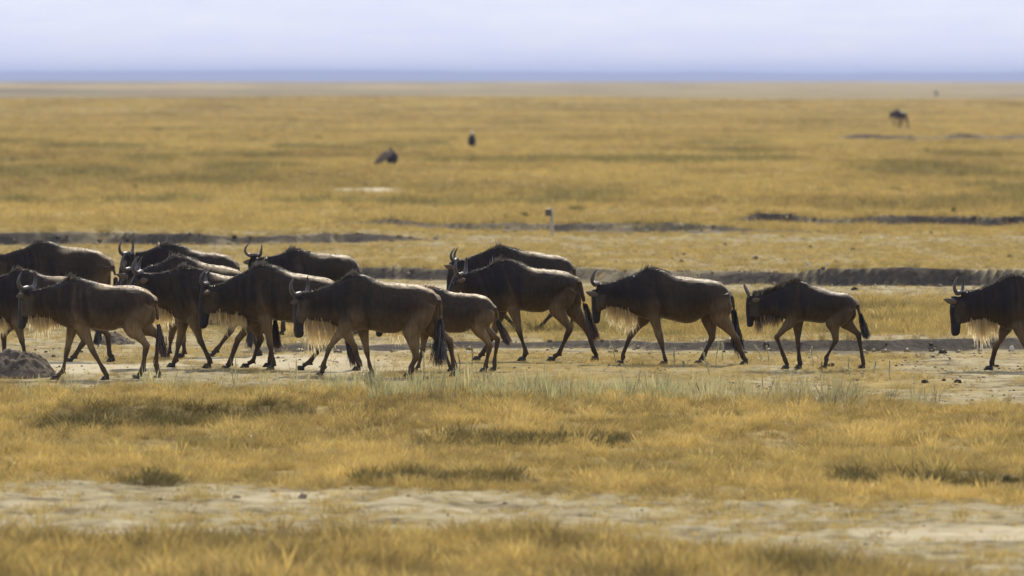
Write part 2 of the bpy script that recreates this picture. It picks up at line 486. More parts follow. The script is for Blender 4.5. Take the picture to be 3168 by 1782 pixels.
def terrain_z(x, y):
    x = np.asarray(x, float); y = np.asarray(y, float)
    z, wall, foot = banks(x, y)
    near = 1 - sstep(210, 320, y)
    z = z + sstep(62, 64, y) * (1 - sstep(73, 76, y)) * (fbm(x / 0.3, y / 0.55, 93, 3) - 0.5) * 0.08
    z = z + near * ((fbm(x / 0.45, y / 0.45, 91, 4) - 0.5) * 0.06 + (fbm(x / 2.5, y / 4.0, 95, 3) - 0.5) * 0.05)
    z = z + (fbm(x / 60, y / 140, 99, 3) - 0.5) * 0.9 * sstep(230, 600, y)
    # a gentle rise that ends the golden plain, then lower land beyond
    z = z + 1.0 * np.exp(-((y - 990 - 40 * np.sin(x / 45.0)) / 150.0) ** 2)
    z = z + (fbm(x / 160 + 4.2, y / 900, 103, 3) - 0.42) * 3.0 * sstep(1500, 2600, y) * (1 - sstep(6200, 8000, y))
    # the far ground falls away with the earth's curve
    z = z - np.clip(y - 3500, 0, None) ** 2 / 1.7e7
    return z


def tz(x, y):
    return float(terrain_z(np.array([x]), np.array([y]))[0])


def ground_at(px, py):
    """world point where photograph pixel (px,py) meets the ground"""
    d = dist_of(py)
    for _ in range(6):
        z = tz(pxx(px, d), d)
        d = F * (CAMH - z) / (py - HORIZON)
    x = pxx(px, d)
    return Vector((x, d, tz(x, d)))


rows = np.concatenate([[-900, -300, -100, -20, 20, 40, 48, 52], np.arange(55, 96, 0.16), np.arange(96, 206, 0.105),
                       np.arange(206, 430, 1.0), np.arange(430, 450, 0.4), np.arange(450, 458, 1.0), np.arange(458, 482, 0.3), np.arange(482, 520, 1.0), np.arange(520, 1500, 5.0), np.geomspace(1500, 8600, 90), [10000, 14000, 20000, 26900]])
tc_ = np.linspace(-1, 1, 250)
cols = np.concatenate([[-60, -20, -8, -4, -2, -1.4, -1.15], tc_, [1.15, 1.4, 2, 4, 8, 20, 60]])
hw = 9.0 + 0.088 * np.abs(rows)
GX = cols[None, :] * hw[:, None]
GY = np.repeat(rows[:, None], len(cols), 1)
GZ = terrain_z(GX, GY)
nr, nc = GX.shape
idx = np.arange(nr * nc).reshape(nr, nc)
quads = np.stack([idx[:-1, :-1], idx[:-1, 1:], idx[1:, 1:], idx[1:, :-1]], -1).reshape(-1, 4)
gme = tri_mesh('ground', np.stack([GX, GY, GZ], -1).reshape(-1, 3), quads)
smooth(gme)
cg, cgr, cp = cover(GX, GY)
_, wall, foot = banks(GX, GY)
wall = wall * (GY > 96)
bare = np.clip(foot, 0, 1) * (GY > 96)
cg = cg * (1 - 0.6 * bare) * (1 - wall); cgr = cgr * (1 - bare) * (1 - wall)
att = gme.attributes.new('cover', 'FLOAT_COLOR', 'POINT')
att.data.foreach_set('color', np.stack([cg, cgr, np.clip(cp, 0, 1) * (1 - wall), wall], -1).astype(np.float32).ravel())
ground = link('ground', gme, M['ground'])
tag(ground, kind='structure')

# far ridge on the horizon
def ridge():
    xs = np.linspace(-5200, 5200, 300)
    V, T = [], []
    prof = [(-900, -30.0), (-500, 0.25), (-200, 0.7), (0, 1.0), (300, 0.7), (900, -30.0)]
    for x in xs:
        h = 15.0 + 24.0 * fbm(np.array([x / 800.0]), np.array([2.0]), 131, 4)[0] - 4.0 * sstep(-500, 1400, np.array([x]))[0]
        for (dy, k) in prof:
            V.append((x, 27500 + dy + 200 * math.sin(x / 900), h * k if k > 0 else k))
    n = len(prof)
    for i in range(len(xs) - 1):
        for j in range(n - 1):
            T.append((i * n + j, (i + 1) * n + j, (i + 1) * n + j + 1, i * n + j + 1))
    me = tri_mesh('hills', np.array(V), np.array(T)); smooth(me)
    return me
hills = link('hills', ridge(), simple_mat('far_woodland', (0.045, 0.06, 0.05), 0.95, 0.4, 0.02, 0, 0.05))
tag(hills, kind='structure')

# the air
hz = [(-6000, -1500, -40.0), (6000, 29500, 36.0)]
hv = [(hz[i][0], hz[j][1], hz[k][2]) for i in (0, 1) for j in (0, 1) for k in (0, 1)]
hf = [(0, 1, 3, 2), (4, 6, 7, 5), (0, 4, 5, 1), (2, 3, 7, 6), (0, 2, 6, 4), (1, 5, 7, 3)]
hm = bpy.data.materials.new('haze_air'); hm.use_nodes = True
hm.node_tree.nodes.clear()
ho = hm.node_tree.nodes.new('ShaderNodeOutputMaterial')
hp = hm.node_tree.nodes.new('ShaderNodeVolumePrincipled')
hp.inputs['Density'].default_value = 0.75e-4
hp.inputs['Color'].default_value = (0.60, 0.70, 1.0, 1)
hp.inputs['Anisotropy'].default_value = 0.0
hm.node_tree.links.new(hp.outputs[0], ho.inputs['Volume'])
haze = link('haze', new_mesh('haze', hv, hf), hm)
tag(haze, kind='stuff')

# ------------------------------------------------------------------ grass
SRC = bpy.data.collections.new('grass_sources')


def blades(n, h0, h1, width, spread, lean, seed, curl=0.35, nseg=3, seedy=0.0):
    """one tuft of curved tapering blades"""
    r = np.random.default_rng(seed)
    V, T = [], []
    for i in range(n):
        a = r.uniform(0, 2 * math.pi); rr = spread * math.sqrt(r.uniform())
        p = np.array([math.cos(a) * rr, math.sin(a) * rr, -0.01])
        h = r.uniform(h0, h1)
        da = a + r.normal(0, 0.8)
        dirv = np.array([math.cos(da), math.sin(da), 0])
        ln = abs(r.normal(lean, lean * 0.6)); cu = r.uniform(0, curl)
        wa = r.uniform(0, math.pi); wv = np.array([math.cos(wa), math.sin(wa), 0]) * width * r.uniform(0.6, 1.3) * 0.5
        b0 = len(V); sdy = r.uniform() < seedy
        for k in range(nseg):
            t = k / nseg
            c = p + np.array([0, 0, h * t * (1 - 0.25 * cu * t)]) + dirv * h * (ln * t + cu * t * t)
            w = wv * ((0.55 if k < nseg - 1 else 1.5) if sdy else (1 - 0.75 * t))
            V.append(c - w); V.append(c + w)
        c = p + np.array([0, 0, h * (1 - 0.25 * cu)]) + dirv * h * (ln + cu)
        V.append(c)
        for k in range(nseg - 1):
            q = b0 + 2 * k
            T.append((q, q + 1, q + 3)); T.append((q, q + 3, q + 2))
        q = b0 + 2 * (nseg - 1)
        T.append((q, q + 1, q + 2))
    return np.array(V), np.array(T)


def tuft_set(name, n_kinds, mat, **kw):
    c = bpy.data.collections.new(name)
    for k in range(n_kinds):
        V, T = blades(seed=kw.get('seed0', 0) + k, **{a: v for a, v in kw.items() if a != 'seed0'})
        me = tri_mesh('grass_tuft', V, T); me.materials.append(mat)
        o = bpy.data.objects.new(name + '_tuft', me)
        c.objects.link(o)
    return c


def scatter(name, coll, P, scl, tint, bright, label):
    n = len(P)
    me = bpy.data.meshes.new(name)
    me.vertices.add(n); me.vertices.foreach_set('co', np.ascontiguousarray(P, np.float32).ravel())

    def fa(an, data, typ='FLOAT', key='value'):
        a = me.attributes.new(an, typ, 'POINT'); a.data.foreach_set(key, np.ascontiguousarray(data).ravel())
    fa('scl', scl.astype(np.float32), 'FLOAT_VECTOR', 'vector')
    rot = np.zeros((n, 3), np.float32); rot[:, 2] = rng.uniform(0, 6.283, n); rot[:, 0] = rng.normal(0, 0.12, n); rot[:, 1] = rng.normal(0, 0.12, n)
    fa('rot', rot, 'FLOAT_VECTOR', 'vector')
    fa('pick', rng.integers(0, len(coll.objects), n).astype(np.int32), 'INT')
    fa('tint', tint.astype(np.float32)); fa('bright', bright.astype(np.float32))
    me.update()
    o = link(name, me)
    g = bpy.data.node_groups.new(name + '_nodes', 'GeometryNodeTree')
    g.interface.new_socket('Geometry', in_out='INPUT', socket_type='NodeSocketGeometry')
    g.interface.new_socket('Geometry', in_out='OUTPUT', socket_type='NodeSocketGeometry')
    gi = g.nodes.new('NodeGroupInput'); go = g.nodes.new('NodeGroupOutput')
    ci = g.nodes.new('GeometryNodeCollectionInfo'); ci.inputs['Collection'].default_value = coll
    ci.inputs['Separate Children'].default_value = True; ci.inputs['Reset Children'].default_value = True
    ip = g.nodes.new('GeometryNodeInstanceOnPoints'); ip.inputs['Pick Instance'].default_value = True

    def na(an, dt):
        q = g.nodes.new('GeometryNodeInputNamedAttribute'); q.data_type = dt; q.inputs['Name'].default_value = an
        return q.outputs['Attribute']
    er = g.nodes.new('FunctionNodeEulerToRotation')
    g.links.new(na('rot', 'FLOAT_VECTOR'), er.inputs[0])
    g.links.new(gi.outputs[0], ip.inputs['Points']); g.links.new(ci.outputs[0], ip.inputs['Instance'])
    g.links.new(na('pick', 'INT'), ip.inputs['Instance Index'])
    g.links.new(er.outputs[0], ip.inputs['Rotation'])
    g.links.new(na('scl', 'FLOAT_VECTOR'), ip.inputs['Scale'])
    g.links.new(ip.outputs[0], go.inputs[0])
    md = o.modifiers.new('grass', 'NODES'); md.node_group = g
    tag(o, label, 'grass', None, 'stuff')
    return o


def sample(y0, y1, dens, margin=1.35):
    """random points in the wedge the place can be seen in, dens(x,y) per square metre"""
    hw1 = lambda y: y * 0.0695 * margin + 1.5
    dmax = dens[0]
    area = (hw1(y0) + hw1(y1)) * (y1 - y0)
    n = int(area * dmax)
    y = np.sqrt(rng.uniform(y0 ** 2, y1 ** 2, n)); x = rng.uniform(-1, 1, n) * hw1(y)
    p = dens[1](x, y)
    k = rng.uniform(0, 1, n) < p
    return x[k], y[k]


def place(x, y, h, hj=0.35, wide=1.0, seed=0):
    z = terrain_z(x, y)
    s = h * np.clip(rng.normal(1, hj, len(x)), 0.4, 1.9)
    S = np.stack([s * wide, s * wide, s * np.clip(rng.normal(1, 0.2, len(x)), 0.6, 1.5)], -1)
    return np.stack([x, y, z], -1), S


def nowall(x, y):
    _, w, f = banks(x, y)
    return (1 - np.clip(w * 1.5, 0, 1)) * (1 - 0.75 * f)


gold = tuft_set('dry', 7, M['gold_blade'], n=36, h0=0.25, h1=1.0, width=0.036, spread=0.6, lean=0.5, seed0=100, nseg=3, seedy=0.6, curl=0.4)
fine = tuft_set('fine', 6, M['gold_blade'], n=18, h0=0.4, h1=1.0, width=0.05, spread=0.55, lean=0.6, seed0=200)
farm = tuft_set('plain', 6, M['gold_blade'], n=22, h0=0.5, h1=1.0, width=0.07, spread=0.7, lean=0.35, seed0=300)

# tall grass at the bottom of the picture
x, y = sample(52, 66, (95, lambda x, y: (1 - sstep(-0.4, 0.6, y - fg_edge(x, y)))))
P, S = place(x, y, 0.16, 0.3)
S *= (0.6 + 0.8 * fbm(x / 0.7, y / 1.5, 407, 3))[:, None]
n = fbm(x / 0.8, y / 2.0, 401, 3)
scatter('foreground_grass', gold, P, S, np.clip((n - 0.55) * 1.6 + rng.normal(0, 0.1, len(x)), 0, 0.6), np.clip(0.95 + (fbm(x / 0.4, y / 1.0, 403, 2) - 0.5) * 1.3 + rng.normal(0, 0.3, len(x)), 0.3, 1.7),
        'tall dry golden grass growing along the near edge of the plain')

# dry grass between the bare strip and the herd
x, y = sample(69, 98, (115, lambda x, y: sstep(-0.8, 0.6, y - mid_near(x, y)) * (1 - sstep(-0.6, 0.5, y - mid_far(x, y))) * (0.12 + 0.88 * sstep(0.36, 0.52, fbm(x / 0.38, y / 0.9, 411, 3))) * (1 - 0.85 * banks(x, y)[1])))
n = fbm(x / 0.9, y / 2.2, 413, 3); n2 = fbm(x / 0.5, y / 1.2, 415, 3)
P, S = place(x, y, 0.092, 0.35)
S *= (0.45 + 1.1 * n2)[:, None]
scatter('dry_grass', gold, P, S, np.clip((n - 0.58) * 1.8 + rng.normal(0.0, 0.14, len(x)), 0, 0.7), np.clip(0.97 + (n2 - 0.5) * 1.0 + (fbm(x / 1.5, y / 3.0, 417, 3) - 0.5) * 0.9 + rng.normal(0, 0.28, len(x)), 0.3, 1.7),
        'dry ochre grass in the belt in front of the herd')

# short cropped grass on the bare ground around and behind the herd
def d_short(x, y):
    g, gr, pl = cover(x, y)
    k = np.where(y < 75, 0.8, 0.5)
    v = (k + 0.66 * g) * (1 - 0.85 * pl) * nowall(x, y)
    v = v * (0.25 + 0.75 * sstep(0.38, 0.55, fbm(x / 0.8, y / 2.2, 421, 3)))
    inside = sstep(0, 1, y - mid_near(x, y)) * (1 - sstep(0, 1, y - mid_far(x, y)))
    return np.clip(v * (1 - inside), 0, 1)
x, y = sample(58, 206, (70, d_short), 1.15)
g, gr, pl = cover(x, y)
P, S = place(x, y, 0.058, 0.45, 1.3)
S *= (0.55 + 0.9 * fbm(x / 0.6, y / 1.5, 425, 3))[:, None]
S *= (0.8 + 0.9 * g * (y > 110) + 0.3 * (y < 75))[:, None]
scatter('short_grass', fine, P, S, np.clip(gr * 0.9 + rng.normal(0.12, 0.1, len(x)), 0, 1), np.clip(rng.normal(1.05, 0.3, len(x)), 0.4, 1.7),
        'short cropped straw-coloured grass on the bare ground round the herd')

# green tinged grass behind the right half of the herd
def d_green(x, y):
    px = x / y * F + 1584
    return sstep(1300, 1700, px) * sstep(113, 116, y) * (1 - sstep(128, 136, y)) * sstep(0.40, 0.6, fbm(x / 2.2, y / 5.0, 431, 4)) * nowall(x, y)
x, y = sample(112, 138, (30, d_green), 1.3)
n = fbm(x / 1.2, y / 3.0, 433, 3)
P, S = place(x, y, 0.15, 0.35, 1.2)
scatter('green_grass', gold, P, S, np.clip(0.15 + (n - 0.45) * 2.2, 0, 0.8), np.clip(rng.normal(1.0, 0.15, len(x)), 0.5, 1.4),
        'mixed green and straw grass in the shallow channel behind the herd')

# golden plain
def d_plain(x, y):
    _, gr, pl = cover(x, y)
    return np.clip(sstep(186, 200, y) * (0.4 + 0.6 * sstep(0.35, 0.6, fbm(x / 2.5, y / 8.0, 441, 3))) * (1 - pl) * nowall(x, y), 0, 1) * np.clip((260 / y) ** 1.25, 0, 1)
xy = [sample(a_, b_, (6.5 * min(1, (260 / a_) ** 1.25), (lambda x, y, a_=a_: d_plain(x, y) / min(1, (260 / a_) ** 1.25))), 1.2) for a_, b_ in ((186, 330), (330, 480), (480, 700), (700, 1010))]
x = np.concatenate([q_[0] for q_ in xy]); y = np.concatenate([q_[1] for q_ in xy])
_, gr, pl = cover(x, y)
n = fbm(x / 9.0, y / 34.0, 443, 4)
P, S = place(x, y, 0.20, 0.3, 1.3)
S *= (0.55 + 0.55 * fbm(x / 5.0, y / 14.0, 445, 3) + 0.5 * gr)[:, None]
S[:, :2] *= np.clip((y / 300) ** 0.75, 1, 4)[:, None]
scatter('plain_grass', farm, P, S, np.clip(gr * 0.8 + (n - 0.55) * 0.9 + rng.normal(0.0, 0.06, len(x)), 0, 0.85), np.clip(0.5 + n * 1.0 + rng.normal(0, 0.2, len(x)), 0.3, 1.7),
        'golden grass covering the open plain beyond the erosion banks')

# crumbs of soil and dung, and bits of straw, on the bare ground
def crumb_set():
    c = bpy.data.collections.new('crumbs')
    for k in range(4):
        r = np.random.default_rng(900 + k)
        V = [np.array([math.cos(a) * math.cos(e), math.sin(a) * math.cos(e), math.sin(e) * 0.7]) * r.uniform(0.6, 1.2) for e in (-0.5, 0.5) for a in np.linspace(0, 6.283, 6, endpoint=False)]
        V += [np.array([0, 0, -0.8]), np.array([0, 0, 0.75])]
        T = []
        for i in range(6):
            j = (i + 1) % 6
            T += [(i, j, 6 + j), (i, 6 + j, 6 + i), (i, 12, j), (6 + i, 6 + j, 13)]
        me = tri_mesh('crumb', np.array(V), np.array(T)); me.materials.append(M['crumb'])
        c.objects.link(bpy.data.objects.new('crumb', me))
    return c
def d_crumb(x, y):
    g, gr, pl = cover(x, y)
    inside = sstep(0, 1, y - mid_near(x, y)) * (1 - sstep(0, 1, y - mid_far(x, y)))
    v = (1 - inside) * (1 - 0.9 * sstep(112, 116, y) * (1 - sstep(136, 140, y))) * sstep(0.45, 0.65, fbm(x / 0.7, y / 2.0, 461, 3))
    return np.clip(v, 0, 1) * (1 - sstep(150, 200, y) * 0.7) * np.where(y < 76, 0.2, 1.0)
x, y = sample(60, 200, (14, d_crumb), 1.15)
P, S = place(x, y, 0.016, 0.5)
S *= np.where(rng.uniform(size=len(x)) < 0.06, 2.0, 1.0)[:, None]
scatter('loose_dirt', crumb_set(), P, S, np.zeros(len(x)), np.clip(rng.normal(1.0, 0.45, len(x)), 0.25, 2.2), 'crumbs of soil and dung strewn over the bare ground')

# clods broken from the banks, and grass hanging over their brinks
def d_brk(x, y):
    w, f = banks(x, y)[1:]
    return np.clip(w + 0.35 * f, 0, 1) * (y > 104)
x, y = sample(104, 206, (9, d_brk), 1.12)
P, S = place(x, y, 0.045, 0.5)
scatter('bank_rubble', bpy.data.collections['crumbs'], P, S, np.zeros(len(x)), np.clip(rng.normal(0.75, 0.3, len(x)), 0.2, 1.6), 'lumps of dark earth broken from the erosion banks')
def d_brink(x, y):
    z0 = banks(x, y)[0]; z1 = banks(x, y - 0.45)[0]; w = banks(x, y)[1]
    return np.clip((z0 - z1) * 9, 0, 1) * (1 - np.clip(w * 1.4, 0, 1))
x, y = sample(104, 206, (60, d_brink), 1.12)
P, S = place(x, y, 0.11, 0.45)
scatter('brink_grass', gold, P, S, np.clip(rng.normal(0.2, 0.2, len(x)), 0, 1), np.clip(rng.normal(0.95, 0.25, len(x)), 0.3, 1.6), 'dry grass hanging over the brinks of the erosion banks')

# shade of the clumps painted into green undergrowth along the ledges of the dry belt
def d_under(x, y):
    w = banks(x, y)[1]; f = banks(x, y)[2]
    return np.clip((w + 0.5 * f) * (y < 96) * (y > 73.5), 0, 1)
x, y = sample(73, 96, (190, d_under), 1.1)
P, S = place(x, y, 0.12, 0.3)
scatter('undershade', gold, P, S, np.clip(rng.normal(0.75, 0.18, len(x)), 0, 1), np.clip(rng.normal(0.6, 0.2, len(x)), 0.25, 1.1), 'shade-darkened tufts of green undergrowth along the ledges in the dry grass belt')

# grey-green weeds at the far border of the dry grass
weedc = tuft_set('weed', 8, M['weed_blade'], n=15, h0=0.25, h1=1.0, width=0.038, spread=0.2, lean=0.2, seed0=500, curl=0.25, seedy=0.35)
def d_weed(x, y):
    px = x / y * F + 1584
    c = np.exp(-((px - 1480) / 260) ** 2) + 1.0 * np.exp(-((px - 2300) / 330) ** 2) + 0.7 * np.exp(-((px - 1150) / 130) ** 2) + 0.35 * np.exp(-((px - 480) / 140) ** 2) + 0.10
    e = mid_far(x, y)
    return np.clip(c, 0, 1) * sstep(-3.5, -0.5, y - e) * (1 - sstep(0.8, 2.8, y - e)) * sstep(0.36, 0.56, fbm(x / 0.4, y / 1.0, 451, 3))
x, y = sample(87, 100, (30, d_weed), 1.1)
P, S = place(x, y, 0.22, 0.5)
px = x / y * F + 1584
scatter('weeds', weedc, P, S, np.clip(rng.normal(0.65, 0.25, len(x)) - 0.5 * sstep(2050, 2350, px), 0, 1), np.clip(rng.normal(1.0, 0.2, len(x)) - 0.25 * sstep(2250, 2500, px), 0.4, 1.5),
        'pale grey-green weeds along the far border of the dry grass')

# ------------------------------------------------------------------ wildebeest
CROPS = {'1': (0, 700, 2.634), '2': (500, 700, 2.634), '3': (860, 800, 3.45), '4': (1150, 720, 2.899),
         '5': (1760, 800, 3.917), '6': (2250, 820, 4.025), '7': (2800, 800, 3.22)}


class Parts:
    def __init__(self):
        self.V = []; self.T = []

    def loft(self, rings):
        n = len(rings[0]); b0 = len(self.V)
        for r in rings:
            self.V.extend(r)
        for i in range(len(rings) - 1):
            for j in range(n):
                a = b0 + i * n + j; b = b0 + i * n + (j + 1) % n
                self.T.append((a, b, b + n)); self.T.append((a, b + n, a + n))
        for (ri, flip) in ((0, True), (len(rings) - 1, False)):
            c = len(self.V); self.V.append(tuple(np.mean(np.array(rings[ri]), 0)))
            for j in range(n):
                a = b0 + ri * n + j; b = b0 + ri * n + (j + 1) % n
                self.T.append((b, a, c) if flip else (a, b, c))

    def tube(self, pts, rx, ry, n=12):
        pts = np.array(pts, float); rings = []
        for i, p in enumerate(pts):
            t = pts[min(i + 1, len(pts) - 1)] - pts[max(i - 1, 0)]
            t = t / (np.linalg.norm(t) + 1e-9)
            ref = np.array([0, 1.0, 0]) if abs(t[1]) < 0.9 else np.array([1.0, 0, 0])
            n1 = np.cross(ref, t); n1 /= np.linalg.norm(n1) + 1e-9
            n2 = np.cross(t, n1)
            rings.append([tuple(p + n1 * rx[i] * math.cos(a) + n2 * ry[i] * math.sin(a)) for a in np.linspace(0, 2 * math.pi, n, endpoint=False)])
        self.loft(rings)

    def mesh(self, name, sm=True):
        me = tri_mesh(name, np.array(self.V), np.array(self.T))
        if sm: smooth(me)
        return me


def dens(pts, vals, m=4):
    """resample a polyline and its values by Catmull-Rom"""
    pts = np.array(pts, float); vals = np.array(vals, float)
    A = np.concatenate([pts, vals.reshape(len(pts), -1)], 1)
    out = []
    for i in range(len(A) - 1):
        p0 = A[max(i - 1, 0)]; p1 = A[i]; p2 = A[i + 1]; p3 = A[min(i + 2, len(A) - 1)]
        for k in range(m):
            t = k / m
            cr = 0.5 * ((2 * p1) + (-p0 + p2) * t + (2 * p0 - 5 * p1 + 4 * p2 - p3) * t * t + (-p0 + 3 * p1 - 3 * p2 + p3) * t ** 3)
            out.append(0.5 * cr + 0.5 * (p1 + (p2 - p1) * t))
    out.append(A[-1])
    out = np.array(out)
    return out[:, :3], out[:, 3:]


def smooth1(a, k=2):
    for _ in range(k):
        b = a.copy(); b[1:-1] = 0.25 * a[:-2] + 0.5 * a[1:-1] + 0.25 * a[2:]; a = b
    return a


def ribbons(name, roots, dirs, lens, width, droop, mat, r, wob=0.15, nseg=3):
    """hair locks: thin tapering ribbons; attribute strand runs 0 root .. 1 tip"""
    V, T, A = [], [], []
    for p, d, ln, dr in zip(roots, dirs, lens, droop):
        d = d / (np.linalg.norm(d) + 1e-9)
        side = np.cross(d, r.normal(0, 1, 3)); side /= np.linalg.norm(side) + 1e-9
        w = width * r.uniform(0.6, 1.4) * 0.5
        b0 = len(V); bend = r.normal(0, wob, 3)
        for k in range(nseg):
            t = k / nseg
            c = p + d * ln * t + np.array([0, 0, -1.0]) * ln * dr * t * t + bend * ln * t * t
            ww = side * w * (1 - 0.6 * t)
            V += [c - ww, c + ww]; A += [t, t]
        V.append(p + d * ln + np.array([0, 0, -1.0]) * ln * dr + bend * ln); A.append(1.0)
        for k in range(nseg - 1):
            q = b0 + 2 * k
            T += [(q, q + 1, q + 3), (q, q + 3, q + 2)]
        q = b0 + 2 * (nseg - 1); T.append((q, q + 1, q + 2))
    me = tri_mesh(name, np.array(V), np.array(T))
    a = me.attributes.new('strand', 'FLOAT', 'POINT'); a.data.foreach_set('value', np.array(A, np.float32))
    me.materials.append(mat)
    return me


PENDING = []


def wildebeest(spec):
    """one animal from its side outline; local x runs along the picture, y away from the camera, z up; metres"""
    s0 = CROPS[spec['crop']]
    yg = spec['yg']
    r = np.random.default_rng(spec['seed'])
    if 'at' in spec:
        base = Vector(spec['at']); S = spec['px_per_m']; pxc = spec['pxc']
    else:
        pxc = spec['pxc']
        base = ground_at(pxc, yg)
        S = F / base.y

    def q(pt):
        cr = CROPS[pt[2]] if len(pt) > 2 else s0
        return np.array([(cr[0] + pt[0] / cr[2] - pxc) / S, (yg - (cr[1] + pt[1] / cr[2])) / S])
    k = spec.get('k', 1.0)
    root = empty('wildebeest', base, spec.get('rz', 0.0))
    tag(root, spec['label'], 'wildebeest', 'wildebeest herd walking across the plain' if spec.get('herd', True) else None)
    pb = Parts()
    # torso and neck: upright slices between top and bottom outline
    top = np.array([q(p) for p in spec['top']]); bot = np.array([q(p) for p in spec['bot']])
    x0, x1 = top[0, 0], top[-1, 0]
    xs = x0 + (x1 - x0) * np.concatenate([np.linspace(0, 0.9, 46), np.linspace(0.915, 1.0, 10)])
    zt = smooth1(np.interp(xs, top[:, 0], top[:, 1]), 2)
    zb = smooth1(np.interp(xs, bot[:, 0], bot[:, 1]), 3)
    zb = np.minimum(zb, zt - 0.03)
    u = (xs - x0) / (x1 - x0)
    W = k * np.interp(u, [0, 0.1, 0.24, 0.36, 0.48, 0.62, 0.74, 0.84, 0.92, 0.97, 1], [0.075, 0.085, 0.115, 0.185, 0.235, 0.265, 0.26, 0.235, 0.19, 0.13, 0.06])
    K = np.interp(u, [0, 0.25, 0.4, 0.55, 0.66, 0.9, 1], [0.15, 0.2, 0.42, 0.26, 0.06, 0.02, 0.0])
    rings = []
    for i in range(len(xs)):
        c = 0.5 * (zt[i] + zb[i]); H = 0.5 * (zt[i] - zb[i])
        ring = []
        for a in np.linspace(0, 2 * math.pi, 28, endpoint=False):
            sn, cs = math.sin(a), math.cos(a)
            pw = 0.85 + 0.15 * float(np.interp(u[i], [0.5, 0.62], [0, 1])) * (sn > 0)
            yy = math.copysign(abs(cs) ** pw, cs) * min(W[i], 1.3 * H) * (1 - K[i] * sn)
            ring.append((xs[i], yy, c + H * math.copysign(abs(sn) ** 0.95, sn)))
        rings.append(ring)
    pb.loft(rings)
    # head
    fh = q(spec['head'][0]); ns = q(spec['head'][1])
    if len(spec['head']) > 2: pass
    Lh = np.linalg.norm(ns - fh); a2 = (ns - fh) / Lh; b2 = np.array([-a2[1], a2[0]])
    if b2[0] < 0: b2 = -b2
    hk = Lh / 0.58
    yaw = R(spec.get('yaw', 0))
    poll = np.array([fh[0] + 0.09 * k, 0, fh[1]])
    cy_, sy_ = math.cos(yaw), math.sin(yaw)

    def hp(p):          # turn the head about an upright axis at the poll (positive = away from the camera)
        d = np.array(p) - poll
        return poll + np.array([d[0] * cy_ + d[1] * (-sy_) * -1 * -1, -d[0] * sy_ + d[1] * cy_, d[2]])
    ts = [-0.07, -0.02, 0.1, 0.25, 0.4, 0.55, 0.7, 0.82, 0.92, 0.98, 1.01]
    dp = [0.08, 0.15, 0.21, 0.235, 0.215, 0.18, 0.15, 0.142, 0.135, 0.11, 0.06]
    wd = [0.05, 0.08, 0.10, 0.102, 0.088, 0.074, 0.066, 0.070, 0.074, 0.062, 0.04]
    off = [0.03, 0.01, 0, -0.008, -0.012, -0.008, 0, 0.0, 0.002, 0.01, 0.03]
    rings = []
    for t, dd, ww, of in zip(ts, dp, wd, off):
        dd *= hk; ww *= hk
        c = fh + a2 * t * Lh + b2 * (dd / 2 + of * hk)
        rings.append([tuple(hp((c[0] + b2[0] * math.cos(a) * dd / 2, math.sin(a) * ww, c[1] + b2[1] * math.cos(a) * dd / 2))) for a in np.linspace(0, 2 * math.pi, 18, endpoint=False)])
    pb.loft(rings)
    # legs
    legs = spec['legs']; leg_paths = []; hoof_at = []
    for (kind, side, pts) in legs:
        P2 = [q(p) for p in pts]
        ys = -1 if side == 'n' else 1
        hz_ = P2[3][1]
        if abs(hz_) < 0.085: hz_ = 0.0
        hoof = np.array([P2[3][0], ys * 0.115 * k, hz_])
        fet = np.array([P2[2][0], ys * 0.115 * k, max(P2[2][1], hz_ + 0.09 * k)])
        cor = hoof + np.array([0.028 * k, 0, 0.055 * k])
        if kind == 'f':
            A = np.array([P2[0][0] + 0.03, ys * 0.12 * k, P2[0][1] + 0.16 * k]); B = np.array([P2[0][0], ys * 0.135 * k, P2[0][1]])
            C = np.array([P2[1][0], ys * 0.125 * k, P2[1][1]])
            pl = [A, B, B + (C - B) * 0.45, B + (C - B) * 0.86, C, C + (fet - C) * 0.2, C + (fet - C) * 0.6, fet, fet + (cor - fet) * 0.55, cor]
            rx = [0.12, 0.098, 0.066, 0.047, 0.049, 0.038, 0.030, 0.038, 0.033, 0.040]
            ry = [0.07, 0.066, 0.052, 0.040, 0.042, 0.034, 0.027, 0.034, 0.030, 0.036]
        else:
            hip = np.array([top[-1, 0] - 0.20 * k, ys * 0.11 * k, np.interp(top[-1, 0] - 0.20 * k, top[:, 0], top[:, 1]) - 0.22 * k])
            B = np.array([P2[0][0], ys * 0.145 * k, P2[0][1]])
            C = np.array([P2[1][0], ys * 0.125 * k, P2[1][1]])
            pl = [hip, hip + (B - hip) * 0.55, B, B + (C - B) * 0.45, B + (C - B) * 0.85, C, C + (fet - C) * 0.22, C + (fet - C) * 0.6, fet, fet + (cor - fet) * 0.55, cor]
            rx = [0.185, 0.185, 0.13, 0.082, 0.052, 0.052, 0.042, 0.032, 0.039, 0.034, 0.040]
            ry = [0.10, 0.11, 0.085, 0.062, 0.042, 0.042, 0.036, 0.029, 0.035, 0.031, 0.036]
        lk = spec.get('legk', 1.0)
        v = np.stack([np.array(rx) * k, np.array(ry) * k], 1) * np.where(np.arange(len(rx)) > 2, lk, 1.0)[:, None]
        pp, vv = dens(pl, v, 4)
        pb.tube(pp, vv[:, 0], vv[:, 1], 12)
        # dew claws
        dc = fet + np.array([0.030, 0, -0.035]) * k
        pb.tube([dc + np.array([-0.01, 0, 0.02]) * k, dc + np.array([0.014, 0, -0.012]) * k], [0.018 * k, 0.012 * k], [0.024 * k, 0.016 * k], 8)
        leg_paths.append(pl); hoof_at.append((hoof, cor, fet))
    # tail root and dock
    tl = [q(p) for p in spec['tail']]
    n_t = len(tl)
    tp = [np.array([p[0], 0.0, p[1]]) for p in tl]
